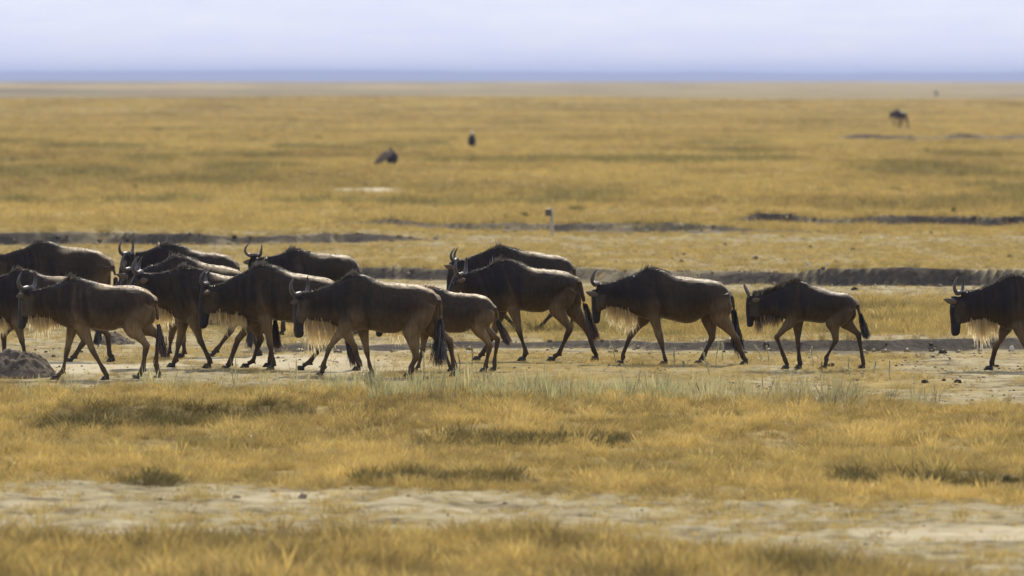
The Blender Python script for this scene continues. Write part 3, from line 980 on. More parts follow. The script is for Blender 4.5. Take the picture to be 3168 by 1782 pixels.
    tr = np.interp(np.linspace(0, 1, n_t), [0, 0.3, 1], [0.042, 0.030, 0.018]) * k
    dock_n = max(2, int(round(n_t * spec.get('dock', 0.7))))
    start = tp[0] + np.array([-0.05 * k, 0, 0.01])
    pp, vv = dens([start] + tp[:dock_n], np.concatenate([[tr[0] * 1.2], tr[:dock_n]]), 3)
    pb.tube(pp, vv[:, 0], vv[:, 0], 8)
    me = pb.mesh('body')
    body = link('body', me, None, root)
    md = body.modifiers.new('union', 'REMESH'); md.mode = 'VOXEL'; md.voxel_size = spec.get('voxel', 0.0125) ; md.use_smooth_shade = True
    ms = body.modifiers.new('soft', 'SMOOTH'); ms.factor = 0.5; ms.iterations = 5
    tex = bpy.data.textures.new('muscle', 'CLOUDS'); tex.noise_scale = 0.22 * k; tex.noise_depth = 2
    mdp = body.modifiers.new('relief', 'DISPLACE'); mdp.texture = tex; mdp.strength = 0.028 * k; mdp.mid_level = 0.5; mdp.texture_coords = 'GLOBAL'
    # ---- things needed to colour the coat later
    iw = int(np.argmax(zt[:40]))
    PENDING.append(dict(body=body, xs=xs, zt=zt, zb=zb, u=u, fh=fh, a2=a2, b2=b2, Lh=Lh, hk=hk, poll=poll, yaw=yaw, legs=leg_paths, kinds=[l[0] for l in legs], k=k, seed=spec['seed'], shade=spec.get('shade', float(np.random.default_rng(spec['seed'] + 50).uniform(0.85, 1.2))), withers=xs[iw], x0=x0))
    # hooves
    for (hoof, cor, fet) in hoof_at:
        ph = Parts()
        d = cor - fet; tilt = 0.0
        if hoof[2] > 0.03: tilt = math.atan2(d[0], -d[2]) * 0.8
        for sy in (-1, 1):
            rings = []
            for (zz, xf, xb, hwid) in ((0.062, -0.038, 0.045, 0.017), (0.03, -0.062, 0.052, 0.021), (0.0, -0.085, 0.05, 0.023)):
                rings.append([tuple(hoof + np.array([x_ * k, (sy * 0.023 + y_ * hwid) * k, zz * k + (0.0)])) for (x_, y_) in ((xf, 0.2), (xf * 0.6, 0.95), (xb * 0.6, 0.95), (xb, 0.3), (xb, -0.3), (xb * 0.6, -0.95), (xf * 0.6, -0.95), (xf, -0.2))])
            ph.loft(rings[::-1])
        me = ph.mesh('hoof', False)
        if tilt:
            c = Vector(cor); me.transform(Matrix.Translation(c) @ Matrix.Rotation(-tilt, 4, 'Y') @ Matrix.Translation(-c))
        link('hoof', me, M['hoof'], root)
    # horns
    hs = spec.get('horn', 1.0) * k
    lat_n = np.array([-math.sin(yaw), -math.cos(yaw), 0]); fwd = np.array([-math.cos(yaw), math.sin(yaw), 0]); up = np.array([0, 0, 1.0])
    hb = q(spec['hornbase']) if 'hornbase' in spec else fh + b2 * 0.10 * hk - a2 * 0.03 * hk
    hb3 = hp((hb[0], 0, hb[1])) if abs(spec.get('yaw', 0)) < 40 else np.array([hb[0], poll[1], hb[1]])
    pitch = R(spec.get('hpitch', 0))
    if spec.get('calf_horns'):
        cur = [(0.02, 0.0, -0.03), (0.05, 0.01, 0.02), (0.068, 0.045, 0.09), (0.072, 0.075, 0.15), (0.068, 0.095, 0.205)]
        rad = [0.030, 0.027, 0.021, 0.014, 0.004]
    else:
        cur = [(0.02, -0.005, 0.0), (0.07, 0.01, -0.005), (0.13, 0.035, -0.01), (0.185, 0.065, 0.02), (0.215, 0.078, 0.075), (0.215, 0.066, 0.13), (0.19, 0.038, 0.185), (0.165, 0.005, 0.225)]
        rad = [0.038, 0.038, 0.034, 0.029, 0.024, 0.019, 0.012, 0.004]
    for sd in (1, -1):
        pts = []
        hf = spec.get('hf', 1.0)
        for (la, fo, uu) in cur:
            fo = fo * hf
            fo2 = fo * math.cos(pitch) - uu * math.sin(pitch); u2 = fo * math.sin(pitch) + uu * math.cos(pitch)
            pts.append(hb3 + (lat_n * sd * la + fwd * fo2 + up * u2) * hs)
        pp, vv = dens(pts, np.array(rad) * hs, 4)
        ph = Parts(); ph.tube(pp, vv[:, 0], vv[:, 0], 10)
        link('horn', ph.mesh('horn'), M['horn'], root)
    # ears
    em = spec.get('ear', 'out')
    for sd in (1, -1):
        e0 = hp((fh + a2 * 0.10 * Lh + b2 * 0.13 * hk)[[0, 0, 1]] * np.array([1, 0, 1])) + lat_n * sd * 0.085 * hk
        ed = {'out': lat_n * sd * 0.9 + fwd * 0.1 - up * 0.25, 'fwd': lat_n * sd * 0.35 + fwd * 0.95 + up * 0.05, 'back': lat_n * sd * 0.6 - fwd * 0.75 - up * 0.05,
              'droop': lat_n * sd * 0.6 - fwd * 0.2 - up * 0.7}[em if sd == 1 or em != 'fwd' else 'fwd']
        ed = ed / np.linalg.norm(ed); el = 0.19 * k
        ph = Parts()
        tt = np.linspace(0, 1, 7)
        pts = [e0 + ed * el * t + up * 0.03 * k * t * t for t in tt]
        wr = np.array([0.020, 0.034, 0.042, 0.042, 0.034, 0.020, 0.003]) * k
        ph.tube(pts, wr if abs(ed[1]) < 0.9 else wr, wr * 0.28 if abs(ed[1]) < 0.8 else wr, 10)
        me = ph.mesh('ear')
        a = me.attributes.new('strand', 'FLOAT', 'POINT'); a.data.foreach_set('value', np.zeros(len(me.vertices), np.float32))
        link('ear', me, M['ear'], root)
        # eye
        ey = hp((fh + a2 * 0.22 * Lh + b2 * 0.085 * hk)[[0, 0, 1]] * np.array([1, 0, 1])) + lat_n * sd * 0.092 * hk
        pe = Parts()
        pe.tube([ey + np.array([0, 0, z_]) * k for z_ in (-0.017, -0.012, 0, 0.012, 0.017)], np.array([0.003, 0.014, 0.019, 0.014, 0.003]) * k, np.array([0.003, 0.011, 0.015, 0.011, 0.003]) * k, 8)
        link('eye', pe.mesh('eye'), M['eye'], root)
    # mane along the crest
    iw0 = 1; iw1 = min(iw + 6, 40)
    nm = int(spec.get('mane_n', 620) * 1.5)
    mroots, mdirs, mlen, mdr = [], [], [], []
    style = spec.get('mane', 'lie')
    for i in range(nm):
        xx = r.uniform(xs[iw0], xs[iw1]); zz = np.interp(xx, xs, zt)
        uu = (xx - xs[0]) / (xs[iw] - xs[0])
        yy = r.normal(0, 0.018 * k)
        mroots.append(np.array([xx, yy, zz - 0.012]))
        wisp = math.exp(-((uu - spec.get('wisp', 0.78)) / 0.13) ** 2)
        if style == 'erect':
            ln = (0.05 + 0.06 * vnoise(np.array([xx * 14]), np.array([0.5]), 5)[0] + 0.02 * r.uniform()) * (1.2 if uu < 1 else 0.5)
            dv = np.array([0.25 + r.normal(0, 0.15), np.sign(yy) * 0.15, 1.0]); dr_ = 0.05
        else:
            ln = r.uniform(0.04, 0.075) + wisp * r.uniform(0.0, 0.12)
            dv = np.array([0.75 + r.normal(0, 0.3), r.normal(0, 0.5), 0.38 + wisp * r.uniform(0, 1.1)]); dr_ = r.uniform(0.1, 0.55) * (1 - 0.6 * wisp)
        mdirs.append(dv); mlen.append(ln * k * (0.55 if uu > 1.02 else 1)); mdr.append(dr_)
    # locks hanging down the side of the neck
    for i in range(0):
        xx = r.uniform(xs[2], xs[max(iw - 2, 6)]); zz = np.interp(xx, xs, zt)
        sd = r.choice([-1, 1]); f = r.uniform(0.02, 0.10)
        mroots.append(np.array([xx, sd * (0.02 + 0.35 * f) * k, zz - f * 0.5 * k])); mdirs.append(np.array([0.3 + r.normal(0, 0.2), sd * 0.4, -0.7])); mlen.append(r.uniform(0.05, 0.11) * k); mdr.append(0.4)
    mm = ribbons('mane', mroots, mdirs, mlen, 0.012 * k, mdr, M['mane_red'] if spec.get('red') else M['mane'], r)
    tag(link('mane', mm, None, root), kind='stuff')
    rt, dr, ln = [], [], []
    for i in range(int(520 * (0.3 if spec.get('voxel') else 1))):
        xx = r.uniform(xs[max(iw - 3, 0)], xs[-6]); zz = np.interp(xx, xs, zt)
        rt.append(np.array([xx, r.normal(0, 0.05 * k), zz - 0.012])); dr.append(np.array([1.0, r.normal(0, 0.25), r.uniform(0.1, 0.6)])); ln.append(r.uniform(0.015, 0.04) * k)
    tag(link('back_fur', ribbons('back_fur', rt, dr, ln, 0.006 * k, [0.2] * len(rt), M['fur'], r), None, root), kind='stuff')
    # beard under jaw and throat
    bl = spec.get('beard', 0.24) * 1.35
    if bl > 0:
        bx0 = q(spec['beardx'][0])[0] if 'beardx' in spec else fh[0] + 0.1
        bx1 = q(spec['beardx'][1])[0] if 'beardx' in spec else fh[0] + 0.6
        rt, dr, ln, dp_ = [], [], [], []
        jz = (fh + a2 * 0.62 * Lh)[1]
        for i in range(spec.get('beard_n', 470)):
            f = r.beta(1.4, 1.4); xx = bx0 + (bx1 - bx0) * f
            zb_ = np.interp(xx, xs, zb); 
            yy = r.normal(0, 0.035 * k)
            clump = vnoise(np.array([xx * 28]), np.array([spec['seed'] + 0.3]), 3)[0]
            prof = np.interp(f, [0, 0.15, 0.35, 0.65, 1.0], spec.get('beardp', [0.55, 0.9, 1.0, 0.85, 0.45]))
            rt.append(np.array([xx, yy, zb_ + r.uniform(0.0, 0.07) * k])); dr.append(np.array([r.normal(0.06, 0.09), r.normal(0, 0.1), -1.0]))
            ln.append(bl * prof * (0.35 + 0.95 * clump) * r.uniform(0.55, 1.15) + 0.04); dp_.append(0.02)
        bm = ribbons('beard', rt, dr, ln, 0.0125 * k, dp_, M['beard_dark'] if spec.get('dark_beard') else M['beard'], r, 0.10)
        tag(link('beard', bm, None, root), kind='stuff')
    # tail tuft
    tl_ = [q(p) for p in spec['tuft']]
    rt, dr, ln, dp_ = [], [], [], []
    A = np.array([tl_[0][0], 0, tl_[0][1]]); B = np.array([tl_[1][0], 0, tl_[1][1]])
    ax = B - A; Ltf = np.linalg.norm(ax); tw = spec.get('tuftw', 0.055) * 1.3 * k
    for i in range(spec.get('tuft_n', 560)):
        f = abs(r.normal(0, 0.30)); f = min(f, 0.75)
        off_ = r.normal(0, 1, 3) * tw * 0.30 * (0.5 + f); p = A + ax * f + off_
        rt.append(p); dv = ax / Ltf + r.normal(0, 0.06, 3) + off_ * 0.6; dr.append(dv); ln.append(Ltf * (1 - f) * r.uniform(0.55, 1.0)); dp_.append(0.0)
    tm_ = ribbons('tail_tuft', rt, dr, ln, 0.013 * k, dp_, M['tail_hair_red'] if spec.get('red_tail') else M['tail_hair'], r, 0.08)
    tag(link('tail_tuft', tm_, None, root), kind='stuff')
    return root


def coat(pd):
    """coat pattern plus painted light on back and belly: grey-brown body, dark stripes on neck and shoulder, black face and crest, tan legs dark below the knee"""
    me = pd['body'].data
    n = len(me.vertices); co = np.zeros(n * 3, np.float32); me.vertices.foreach_get('co', co); co = co.reshape(-1, 3).astype(float)
    X, Y, Z = co[:, 0], co[:, 1], co[:, 2]; k = pd['k']
    zt = np.interp(X, pd['xs'], pd['zt']); zb = np.interp(X, pd['xs'], pd['zb']); uu = (X - pd['x0']) / (pd['xs'][-1] - pd['x0'])
    v = np.clip((Z - zb) / np.maximum(zt - zb, 0.05), -1, 1.3)
    sd = pd['seed']
    nz = fbm(X * 5 + sd, Z * 5 + Y * 2, sd, 3)[:, None]
    pt = fbm(X * 2.2 + sd * 3, Z * 2.2 + sd, sd + 20, 3)[:, None]
    base = np.array([0.0185, 0.0125, 0.0065]) * (0.6 + 0.5 * nz + 0.35 * pt)
    belly = np.array([0.085, 0.056, 0.025])
    col = base + (belly - base) * sstep(0.5, 0.0, v)[:, None] * 0.75  # browner belly: light bounced off the ground, put into the colour
    sun_back = sstep(0.88, 0.97, v + 0.14 * (nz[:, 0] - 0.5)) * sstep(0.50, 0.62, uu)  # sunlit strip along the back, painted lighter into the coat
    col = col + (np.array([0.30, 0.23, 0.135]) - col) * (0.9 * sun_back)[:, None]
    # lighter shoulder blade and thigh, dark fold behind the shoulder
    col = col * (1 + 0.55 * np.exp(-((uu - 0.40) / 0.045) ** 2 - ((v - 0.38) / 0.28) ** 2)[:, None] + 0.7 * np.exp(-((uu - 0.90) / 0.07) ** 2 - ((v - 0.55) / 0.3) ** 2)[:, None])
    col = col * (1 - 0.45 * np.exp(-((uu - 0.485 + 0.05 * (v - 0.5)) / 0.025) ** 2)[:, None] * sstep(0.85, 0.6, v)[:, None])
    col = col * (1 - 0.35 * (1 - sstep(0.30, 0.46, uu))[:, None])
    # stripes
    st = vnoise((X + 0.20 * (Z - 0.9) + 0.03 * np.sin(Z * 7 + sd)) * 24 / k, Z * 2.6 + sd, sd + 1)
    sm = sstep(0.02, 0.15, uu) * (1 - sstep(0.44, 0.60, uu)) * sstep(0.15, 0.4, v)
    col = col * (1 + 0.55 * (sstep(0.42, 0.15, st) * sm)[:, None]) * (1 - 0.3 * (sstep(0.5, 0.75, st) * sm)[:, None])
    # crest
    cr = sstep(-0.085, -0.03, (Z - zt) / k + 0.04 * (nz[:, 0] - 0.5)) * (1 - sstep(pd['withers'] + 0.18 * k, pd['withers'] + 0.34 * k, X)) * (np.abs(Y) < 0.12 * k)
    col = col + (np.array([0.018, 0.015, 0.013]) - col) * (cr * 0.9)[:, None]
    # legs
    lz = np.zeros(n); low = np.zeros(n)
    for pl, kd in zip(pd['legs'], pd['kinds']):
        pl = np.array(pl); st_i = 1 if kd == 'f' else 2
        kneez = pl[4 if kd == 'f' else 5][2]
        best = np.full(n, 9.0)
        for a, b_ in zip(pl[st_i:-1], pl[st_i + 1:]):
            ab = b_ - a; t = np.clip(((co - a) @ ab) / (ab @ ab + 1e-9), 0, 1)
            best = np.minimum(best, np.linalg.norm(co - (a + t[:, None] * ab), axis=1))
        w = sstep(0.16 * k, 0.07 * k, best)
        lz = np.maximum(lz, w)
        low = np.maximum(low, w * sstep(kneez + 0.10 * k, kneez - 0.10 * k, Z))
    tan = np.array([0.125, 0.085, 0.040]) * (0.85 + 0.3 * nz)
    col = col + (tan - col) * (lz * sstep(0.35, -0.2, v) * 0.85)[:, None]
    dark = np.array([0.030, 0.020, 0.011])
    col = col + (dark - col) * (low * 0.8)[:, None]
    # face
    d = co - pd['poll']; c_, s_ = math.cos(-pd['yaw']), math.sin(-pd['yaw'])
    hx = d[:, 0] * c_ - d[:, 1] * s_ * -1; hxr = d[:, 0] * math.cos(pd['yaw']) - d[:, 1] * math.sin(pd['yaw'])
    lx = pd['poll'][0] + hxr; p2 = np.stack([lx, Z], 1) - pd['fh']
    t = (p2 @ pd['a2']) / pd['Lh']; de = (p2 @ pd['b2']) / pd['hk']
    lim = np.interp(t, [-0.1, 0.0, 0.2, 0.45, 0.62, 0.72, 1.1], [0.02, 0.07, 0.06, 0.06, 0.09, 0.25, 0.25])
    face = sstep(-0.15, -0.05, t) * sstep(1.2, 1.05, t) * sstep(0.02, -0.02, de - lim) * (de > -0.2) * (X < pd['poll'][0] + 0.25 * k)
    col = col + (np.array([0.014, 0.012, 0.011]) - col) * (face * 0.95)[:, None]
    cheek = sstep(0.06, 0.14, t) * sstep(0.75, 0.6, t) * sstep(0.0, 0.04, de - lim) * sstep(0.30, 0.2, de)
    col = col + (np.array([0.062, 0.047, 0.029]) - col) * (cheek * 0.55)[:, None]
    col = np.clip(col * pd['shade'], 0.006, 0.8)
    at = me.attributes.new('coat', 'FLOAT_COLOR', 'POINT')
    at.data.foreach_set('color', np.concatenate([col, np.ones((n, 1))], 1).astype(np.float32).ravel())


HERD = [
    dict(crop='1', seed=1, shade=1.5, hf=0.35, yg=1176, pxc=265, yaw=28, horn=1.0, ear='out', label='tan-legged wildebeest at the front left, walking past the grey earth mound',
         top=[(178, 505), (230, 512), (330, 508), (420, 480), (500, 452), (560, 428), (640, 420), (720, 434), (820, 468), (900, 475), (1000, 478), (1100, 482), (1180, 505), (1235, 545), (1265, 600)],
         bot=[(178, 760), (260, 752), (330, 745), (420, 755), (480, 790), (530, 830), (590, 845), (650, 838), (720, 830), (850, 850), (920, 848), (980, 822), (1040, 790), (1120, 745), (1200, 700), (1250, 640)],
         head=[(152, 515), (128, 835)], hornbase=(235, 500),
         legs=[('f', 'n', [(670, 800), (755, 1000), (845, 1165), (862, 1250)]), ('f', 'f', [(590, 800), (545, 1000), (505, 1175), (445, 1252)]),
               ('h', 'n', [(1085, 830), (1195, 965), (1165, 1150), (1115, 1250)]), ('h', 'f', [(1170, 820), (1295, 895), (1262, 1110), (1275, 1240)])],
         tail=[(1255, 590), (1275, 660), (1285, 760), (1295, 850)], tuft=[(1292, 800), (1330, 1070)], red_tail=True, beard=0.21, beardx=[(215, 760), (480, 760)]),
    dict(crop='1', seed=2, yg=1121, pxc=120, yaw=10, label='wildebeest cut off by the left edge, standing behind the grey earth mound', mane_n=400,
         top=[(-160, 420), (-80, 420), (0, 410), (60, 390), (110, 362), (170, 349), (230, 352), (290, 372), (340, 402), (420, 410), (520, 412), (600, 425), (700, 450), (790, 500), (835, 590)],
         bot=[(-160, 680), (-60, 720), (20, 775), (70, 798), (120, 803), (200, 795), (350, 805), (480, 812), (600, 800), (700, 760), (790, 690), (830, 620)],
         head=[(-190, 430), (-215, 740)],
         legs=[('f', 'n', [(150, 790), (182, 930), (208, 1050), (200, 1108)]), ('f', 'f', [(95, 790), (18, 895), (32, 1040), (10, 1108)]),
               ('h', 'n', [(660, 820), (690, 935), (610, 1065), (565, 1108)]), ('h', 'f', [(790, 800), (872, 890), (888, 1050), (903, 1108)])],
         tail=[(830, 590), (838, 680), (820, 780), (800, 860)], tuft=[(805, 840), (785, 970)], beard=0.22, beardx=[(-140, 700), (60, 780)]),
    dict(crop='1', seed=3, shade=1.2, yg=1016, pxc=170, yaw=5, label='large dark wildebeest at the back left, its rump in front of the grey bank', mane_n=500,
         top=[(-30, 235), (20, 235), (70, 215), (130, 196), (180, 185), (250, 150), (310, 130), (380, 123), (440, 135), (500, 163), (600, 172), (720, 180), (790, 195), (850, 225), (890, 262), (912, 315)],
         bot=[(-30, 430), (60, 450), (150, 490), (250, 540), (350, 570), (500, 578), (650, 582), (740, 560), (820, 500), (870, 430), (905, 360)],
         head=[(-65, 255), (-90, 540)], hornbase=(-8, 235), ear='out',
         legs=[('f', 'n', [(300, 560), (320, 690), (340, 790), (330, 835)]), ('f', 'f', [(240, 560), (180, 690), (130, 790), (110, 835)]),
               ('h', 'n', [(760, 590), (800, 690), (760, 790), (740, 835)]), ('h', 'f', [(800, 580), (880, 700), (960, 800), (985, 850)])],
         tail=[(900, 285), (925, 350), (938, 400), (945, 440)], tuft=[(942, 420), (955, 640)], beard=0.2, beardx=[(0, 440), (180, 500)]),
    dict(crop='1', seed=4, hf=0.35, yg=1012, pxc=500, yaw=28, label='farthest wildebeest behind the crowded left group, curved horns level with the grey bank', mane_n=520,
         top=[(1030, 228), (1100, 216), (1190, 205), (1240, 178), (1290, 160), (1340, 150), (1430, 144), (1490, 155), (1550, 185), (1640, 205), (400, 215, '2'), (480, 222, '2'), (540, 240, '2'), (590, 275, '2'), (618, 330, '2')],
         bot=[(1030, 400), (1150, 430), (1300, 510), (1450, 560), (1600, 570), (430, 570, '2'), (510, 510, '2'), (560, 440, '2'), (610, 360, '2')],
         head=[(985, 240), (945, 510)], hornbase=(1040, 222), ear='droop',
         legs=[('f', 'n', [(1380, 550), (1390, 680), (1420, 780), (1400, 820)]), ('f', 'f', [(1340, 550), (1280, 680), (1250, 780), (1225, 820)]),
               ('h', 'n', [(460, 560, '2'), (500, 680, '2'), (430, 790, '2'), (400, 825, '2')]), ('h', 'f', [(500, 560, '2'), (580, 680, '2'), (600, 790, '2'), (590, 825, '2')])],
         tail=[(612, 310, '2'), (628, 370, '2'), (632, 440, '2'), (630, 500, '2')], tuft=[(630, 460, '2'), (635, 680, '2')], beard=0.2, beardx=[(1050, 410), (1250, 490)]),
    dict(crop='1', seed=5, hf=0.35, yg=1105, pxc=560, yaw=25, label='wildebeest half hidden between two others, pale rim of light on its back', mane_n=520,
         top=[(1045, 350), (1130, 372), (1200, 330), (1290, 308), (1340, 282), (1400, 255), (1470, 240), (1540, 246), (1600, 270), (1640, 296), (430, 318, '2'), (540, 330, '2'), (620, 352, '2'), (680, 400, '2'), (712, 470, '2')],
         bot=[(1045, 560), (1150, 590), (1280, 640), (1400, 720), (1520, 750), (330, 745, '2'), (500, 735, '2'), (600, 660, '2'), (660, 580, '2'), (700, 510, '2')],
         head=[(1008, 362), (925, 660)], hornbase=(1060, 350), ear='fwd',
         legs=[('f', 'n', [(160, 750, '2'), (178, 930, '2'), (186, 1030, '2'), (160, 1075, '2')]), ('f', 'f', [(110, 750, '2'), (70, 920, '2'), (60, 1030, '2'), (35, 1070, '2')]),
               ('h', 'n', [(600, 730, '2'), (565, 850, '2'), (450, 1005, '2'), (402, 1068, '2')]), ('h', 'f', [(640, 730, '2'), (735, 880, '2'), (785, 1020, '2'), (790, 1068, '2')])],
         tail=[(705, 460, '2'), (722, 560, '2'), (722, 680, '2'), (718, 800, '2')], tuft=[(719, 760, '2'), (718, 1000, '2')], tuftw=0.03, beard=0.22, beardx=[(1080, 570), (1300, 650)], horn=1.0),
    dict(crop='1', seed=6, yg=1137, pxc=620, yaw=8, label='dark striped wildebeest with long cream beard, its face hidden by the front-left one', mane_n=620,
         top=[(1150, 378), (1230, 388), (1310, 375), (1380, 357), (1450, 346), (1500, 341), (1560, 336), (1640, 341), (380, 372, '2'), (450, 392, '2'), (600, 410, '2'), (750, 425, '2'), (830, 462, '2'), (880, 525, '2'), (902, 590, '2')],
         bot=[(1150, 600), (1200, 640), (1300, 665), (1400, 720), (1430, 760), (1500, 792), (1560, 782), (330, 790, '2'), (450, 808, '2'), (550, 812, '2'), (650, 800, '2'), (740, 745, '2'), (820, 670, '2'), (890, 610, '2')],
         head=[(1095, 385), (965, 670)], hornbase=(1150, 375), ear='back',
         legs=[('f', 'n', [(270, 775, '2'), (318, 930, '2'), (395, 1090, '2'), (375, 1160, '2')]), ('f', 'f', [(1495, 770), (1450, 960), (1428, 1080), (1395, 1130)]),
               ('h', 'n', [(760, 790, '2'), (808, 915, '2'), (745, 1095, '2'), (685, 1158, '2')]), ('h', 'f', [(820, 790, '2'), (900, 920, '2'), (880, 1080, '2'), (862, 1140, '2')])],
         tail=[(895, 580, '2'), (912, 660, '2'), (920, 740, '2'), (922, 800, '2')], tuft=[(920, 760, '2'), (945, 1010, '2')], red_tail=True, tuftw=0.05, beard=0.30, beardx=[(1170, 630), (1410, 720)]),
    dict(crop='2', seed=7, shade=1.15, yg=1146, pxc=850, yaw=8, label='wildebeest with lowered head and dark neck stripes, third from the left in front', mane_n=620,
         top=[(365, 480), (430, 480), (520, 452), (600, 402), (680, 368), (740, 340), (800, 316), (870, 307), (930, 318), (1000, 350), (1060, 380), (1200, 400), (1320, 415), (1400, 445), (1455, 500), (1482, 570)],
         bot=[(365, 735), (430, 705), (500, 712), (600, 730), (680, 745), (720, 770), (800, 780), (870, 762), (950, 770), (1050, 790), (1150, 800), (1250, 782), (1320, 735), (1400, 660), (1465, 600)],
         head=[(318, 490), (292, 828)], hornbase=(372, 470), ear='out', horn=0.95, hpitch=12,
         legs=[('f', 'n', [(850, 750), (882, 950), (912, 1110), (890, 1172)]), ('f', 'f', [(750, 760), (622, 920), (552, 1110), (515, 1170)]),
               ('h', 'n', [(700, 740, '3'), (815, 930, '3'), (868, 1110, '3'), (845, 1190, '3')]), ('h', 'f', [(590, 740, '3'), (505, 895, '3'), (335, 1105, '3'), (240, 1195, '3')])],
         tail=[(1475, 560), (1488, 640), (1490, 740), (1495, 830)], tuft=[(725, 850, '3'), (820, 1150, '3')], red_tail=True, tuftw=0.04, beard=0.21, beardx=[(385, 720), (690, 750)]),
    dict(crop='3', seed=8, shade=1.35, hf=0.35, yg=1163, pxc=1120, yaw=28, label='central front wildebeest with the longest pale beard and a bristling mane', mane_n=760, wisp=0.82,
         top=[(215, 360), (300, 345), (380, 330), (500, 290), (620, 240), (700, 202), (745, 168), (830, 155), (920, 166), (1000, 190), (1090, 230), (1200, 242), (1400, 265), (1500, 268), (1600, 300), (1670, 345), (1712, 430)],
         bot=[(215, 640), (300, 645), (400, 655), (560, 685), (650, 730), (760, 782), (850, 752), (960, 745), (1100, 785), (1220, 793), (1320, 765), (1400, 730), (1500, 690), (1600, 610), (1695, 480)],
         head=[(150, 400), (170, 835)], hornbase=(250, 368), ear='out', horn=1.08,
         legs=[('f', 'n', [(720, 710), (548, 940), (488, 1120), (445, 1235)]), ('f', 'f', [(895, 720), (945, 980), (975, 1130), (985, 1230)]),
               ('h', 'n', [(1430, 770), (1478, 1035), (1420, 1150), (1390, 1235)]), ('h', 'f', [(560, 860, '4'), (695, 962, '4'), (738, 1180, '4'), (742, 1270, '4')])],
         tail=[(1705, 410), (1735, 500), (1738, 600), (1728, 700)], tuft=[(1732, 640), (1712, 1150)], tuftw=0.09, beard=0.36, beardx=[(265, 640), (640, 700)], beardp=[0.55, 0.9, 1.0, 0.8, 0.4]),
    dict(crop='4', seed=9, shade=1.4, yg=1150, pxc=1420, yaw=5, k=0.84, label='young wildebeest with reddish mane, mostly hidden behind the central front adult', red=True, mane_n=420, mane='lie',
         top=[(110, 665), (200, 640), (300, 595), (400, 535), (480, 497), (560, 489), (640, 507), (740, 545), (850, 548), (950, 553), (1030, 580), (1080, 622), (1108, 685)],
         bot=[(110, 830), (200, 850), (300, 870), (400, 890), (470, 910), (520, 905), (650, 895), (720, 900), (790, 908), (840, 890), (890, 857), (960, 810), (1040, 760), (1095, 705)],
         head=[(62, 672), (35, 930)], ear='back', calf_horns=True,
         legs=[('f', 'n', [(560, 880), (650, 1060), (700, 1200), (712, 1250)]), ('f', 'f', [(480, 880), (458, 1050), (418, 1200), (385, 1250)]),
               ('h', 'n', [(960, 860), (1062, 1010), (1022, 1190), (1005, 1250)]), ('h', 'f', [(985, 850), (1130, 960), (1100, 1170), (1090, 1245)])],
         tail=[(1100, 670), (1125, 730), (1130, 780), (1135, 820)], tuft=[(1130, 790), (1235, 1020)], red_tail=True, tuftw=0.06, beard=0.16, beardx=[(130, 840), (380, 890)]),
    dict(crop='4', seed=10, yg=1026, pxc=1600, yaw=8, label='wildebeest walking beyond the paired one at centre right, one ear pricked forward', mane_n=520,
         top=[(775, 245), (870, 225), (950, 190), (1020, 162), (1080, 146), (1150, 123), (1220, 122), (1300, 140), (1360, 165), (1480, 178), (1600, 195), (1700, 210), (1760, 235), (1800, 280), (1815, 330)],
         bot=[(775, 430), (850, 460), (1000, 510), (1130, 560), (1300, 565), (1450, 572), (1550, 560), (1650, 505), (1740, 430), (1800, 350)],
         head=[(690, 275), (655, 585)], hornbase=(765, 245), ear='fwd', horn=0.9,
         legs=[('f', 'n', [(1120, 570), (1190, 740), (1280, 830), (1320, 878)]), ('f', 'f', [(1000, 560), (960, 720), (930, 830), (900, 880)]),
               ('h', 'n', [(1650, 560), (1650, 690), (1515, 840), (1470, 885)]), ('h', 'f', [(1700, 580), (1800, 720), (1798, 830), (1795, 885)])],
         tail=[(1805, 310), (1818, 350), (1820, 400), (1820, 460)], tuft=[(1820, 430), (1825, 660)], tuftw=0.03, beard=0.2, beardx=[(790, 440), (1020, 520)]),
    dict(crop='4', seed=11, hf=0.35, yg=1116, pxc=1600, yaw=18, label='tall wildebeest at centre right stepping out, tail tip reddish, in front of a paired one', mane_n=620, wisp=0.7,
         top=[(810, 378), (870, 355), (950, 330), (1050, 300), (1100, 272), (1150, 248), (1220, 236), (1300, 250), (1360, 275), (1420, 310), (1550, 322), (1650, 335), (1750, 352), (1820, 388), (1862, 450)],
         bot=[(810, 560), (900, 600), (1000, 650), (1080, 700), (1150, 718), (1240, 706), (1330, 696), (1430, 712), (1520, 718), (1580, 700), (1620, 665), (1700, 615), (1790, 540), (1850, 470)],
         head=[(742, 368), (612, 665)], hornbase=(815, 375), ear='back', horn=1.12,
         legs=[('f', 'n', [(1275, 680), (1322, 880), (1380, 1060), (1352, 1145)]), ('f', 'f', [(1160, 690), (1085, 940), (990, 1085), (945, 1145)]),
               ('h', 'n', [(1660, 680), (1775, 860), (1680, 1080), (1615, 1148)]), ('h', 'f', [(1810, 690), (1945, 900), (1995, 1060), (2005, 1145)])],
         tail=[(1855, 430), (1885, 530), (1905, 620), (1920, 700)], tuft=[(1910, 640), (2010, 985)], red_tail=True, tuftw=0.06, beard=0.22, beardx=[(830, 580), (1060, 680)]),
    dict(crop='2', seed=12, yg=1040, pxc=960, yaw=-48, label='wildebeest at the back with its horned head turned towards the viewer', mane_n=520,
         top=[(765, 262), (830, 262), (880, 252), (940, 240), (1000, 220), (1060, 196), (1110, 189), (1180, 200), (1220, 220), (1300, 225), (1420, 230), (1520, 242), (1570, 270), (1600, 312), (1618, 380)],
         bot=[(765, 430), (830, 450), (900, 500), (1000, 560), (1150, 592), (1300, 592), (1420, 580), (1500, 520), (1560, 460), (1605, 410)],
         head=[(715, 250), (650, 510)], hornbase=(768, 240), ear='out', horn=0.82,
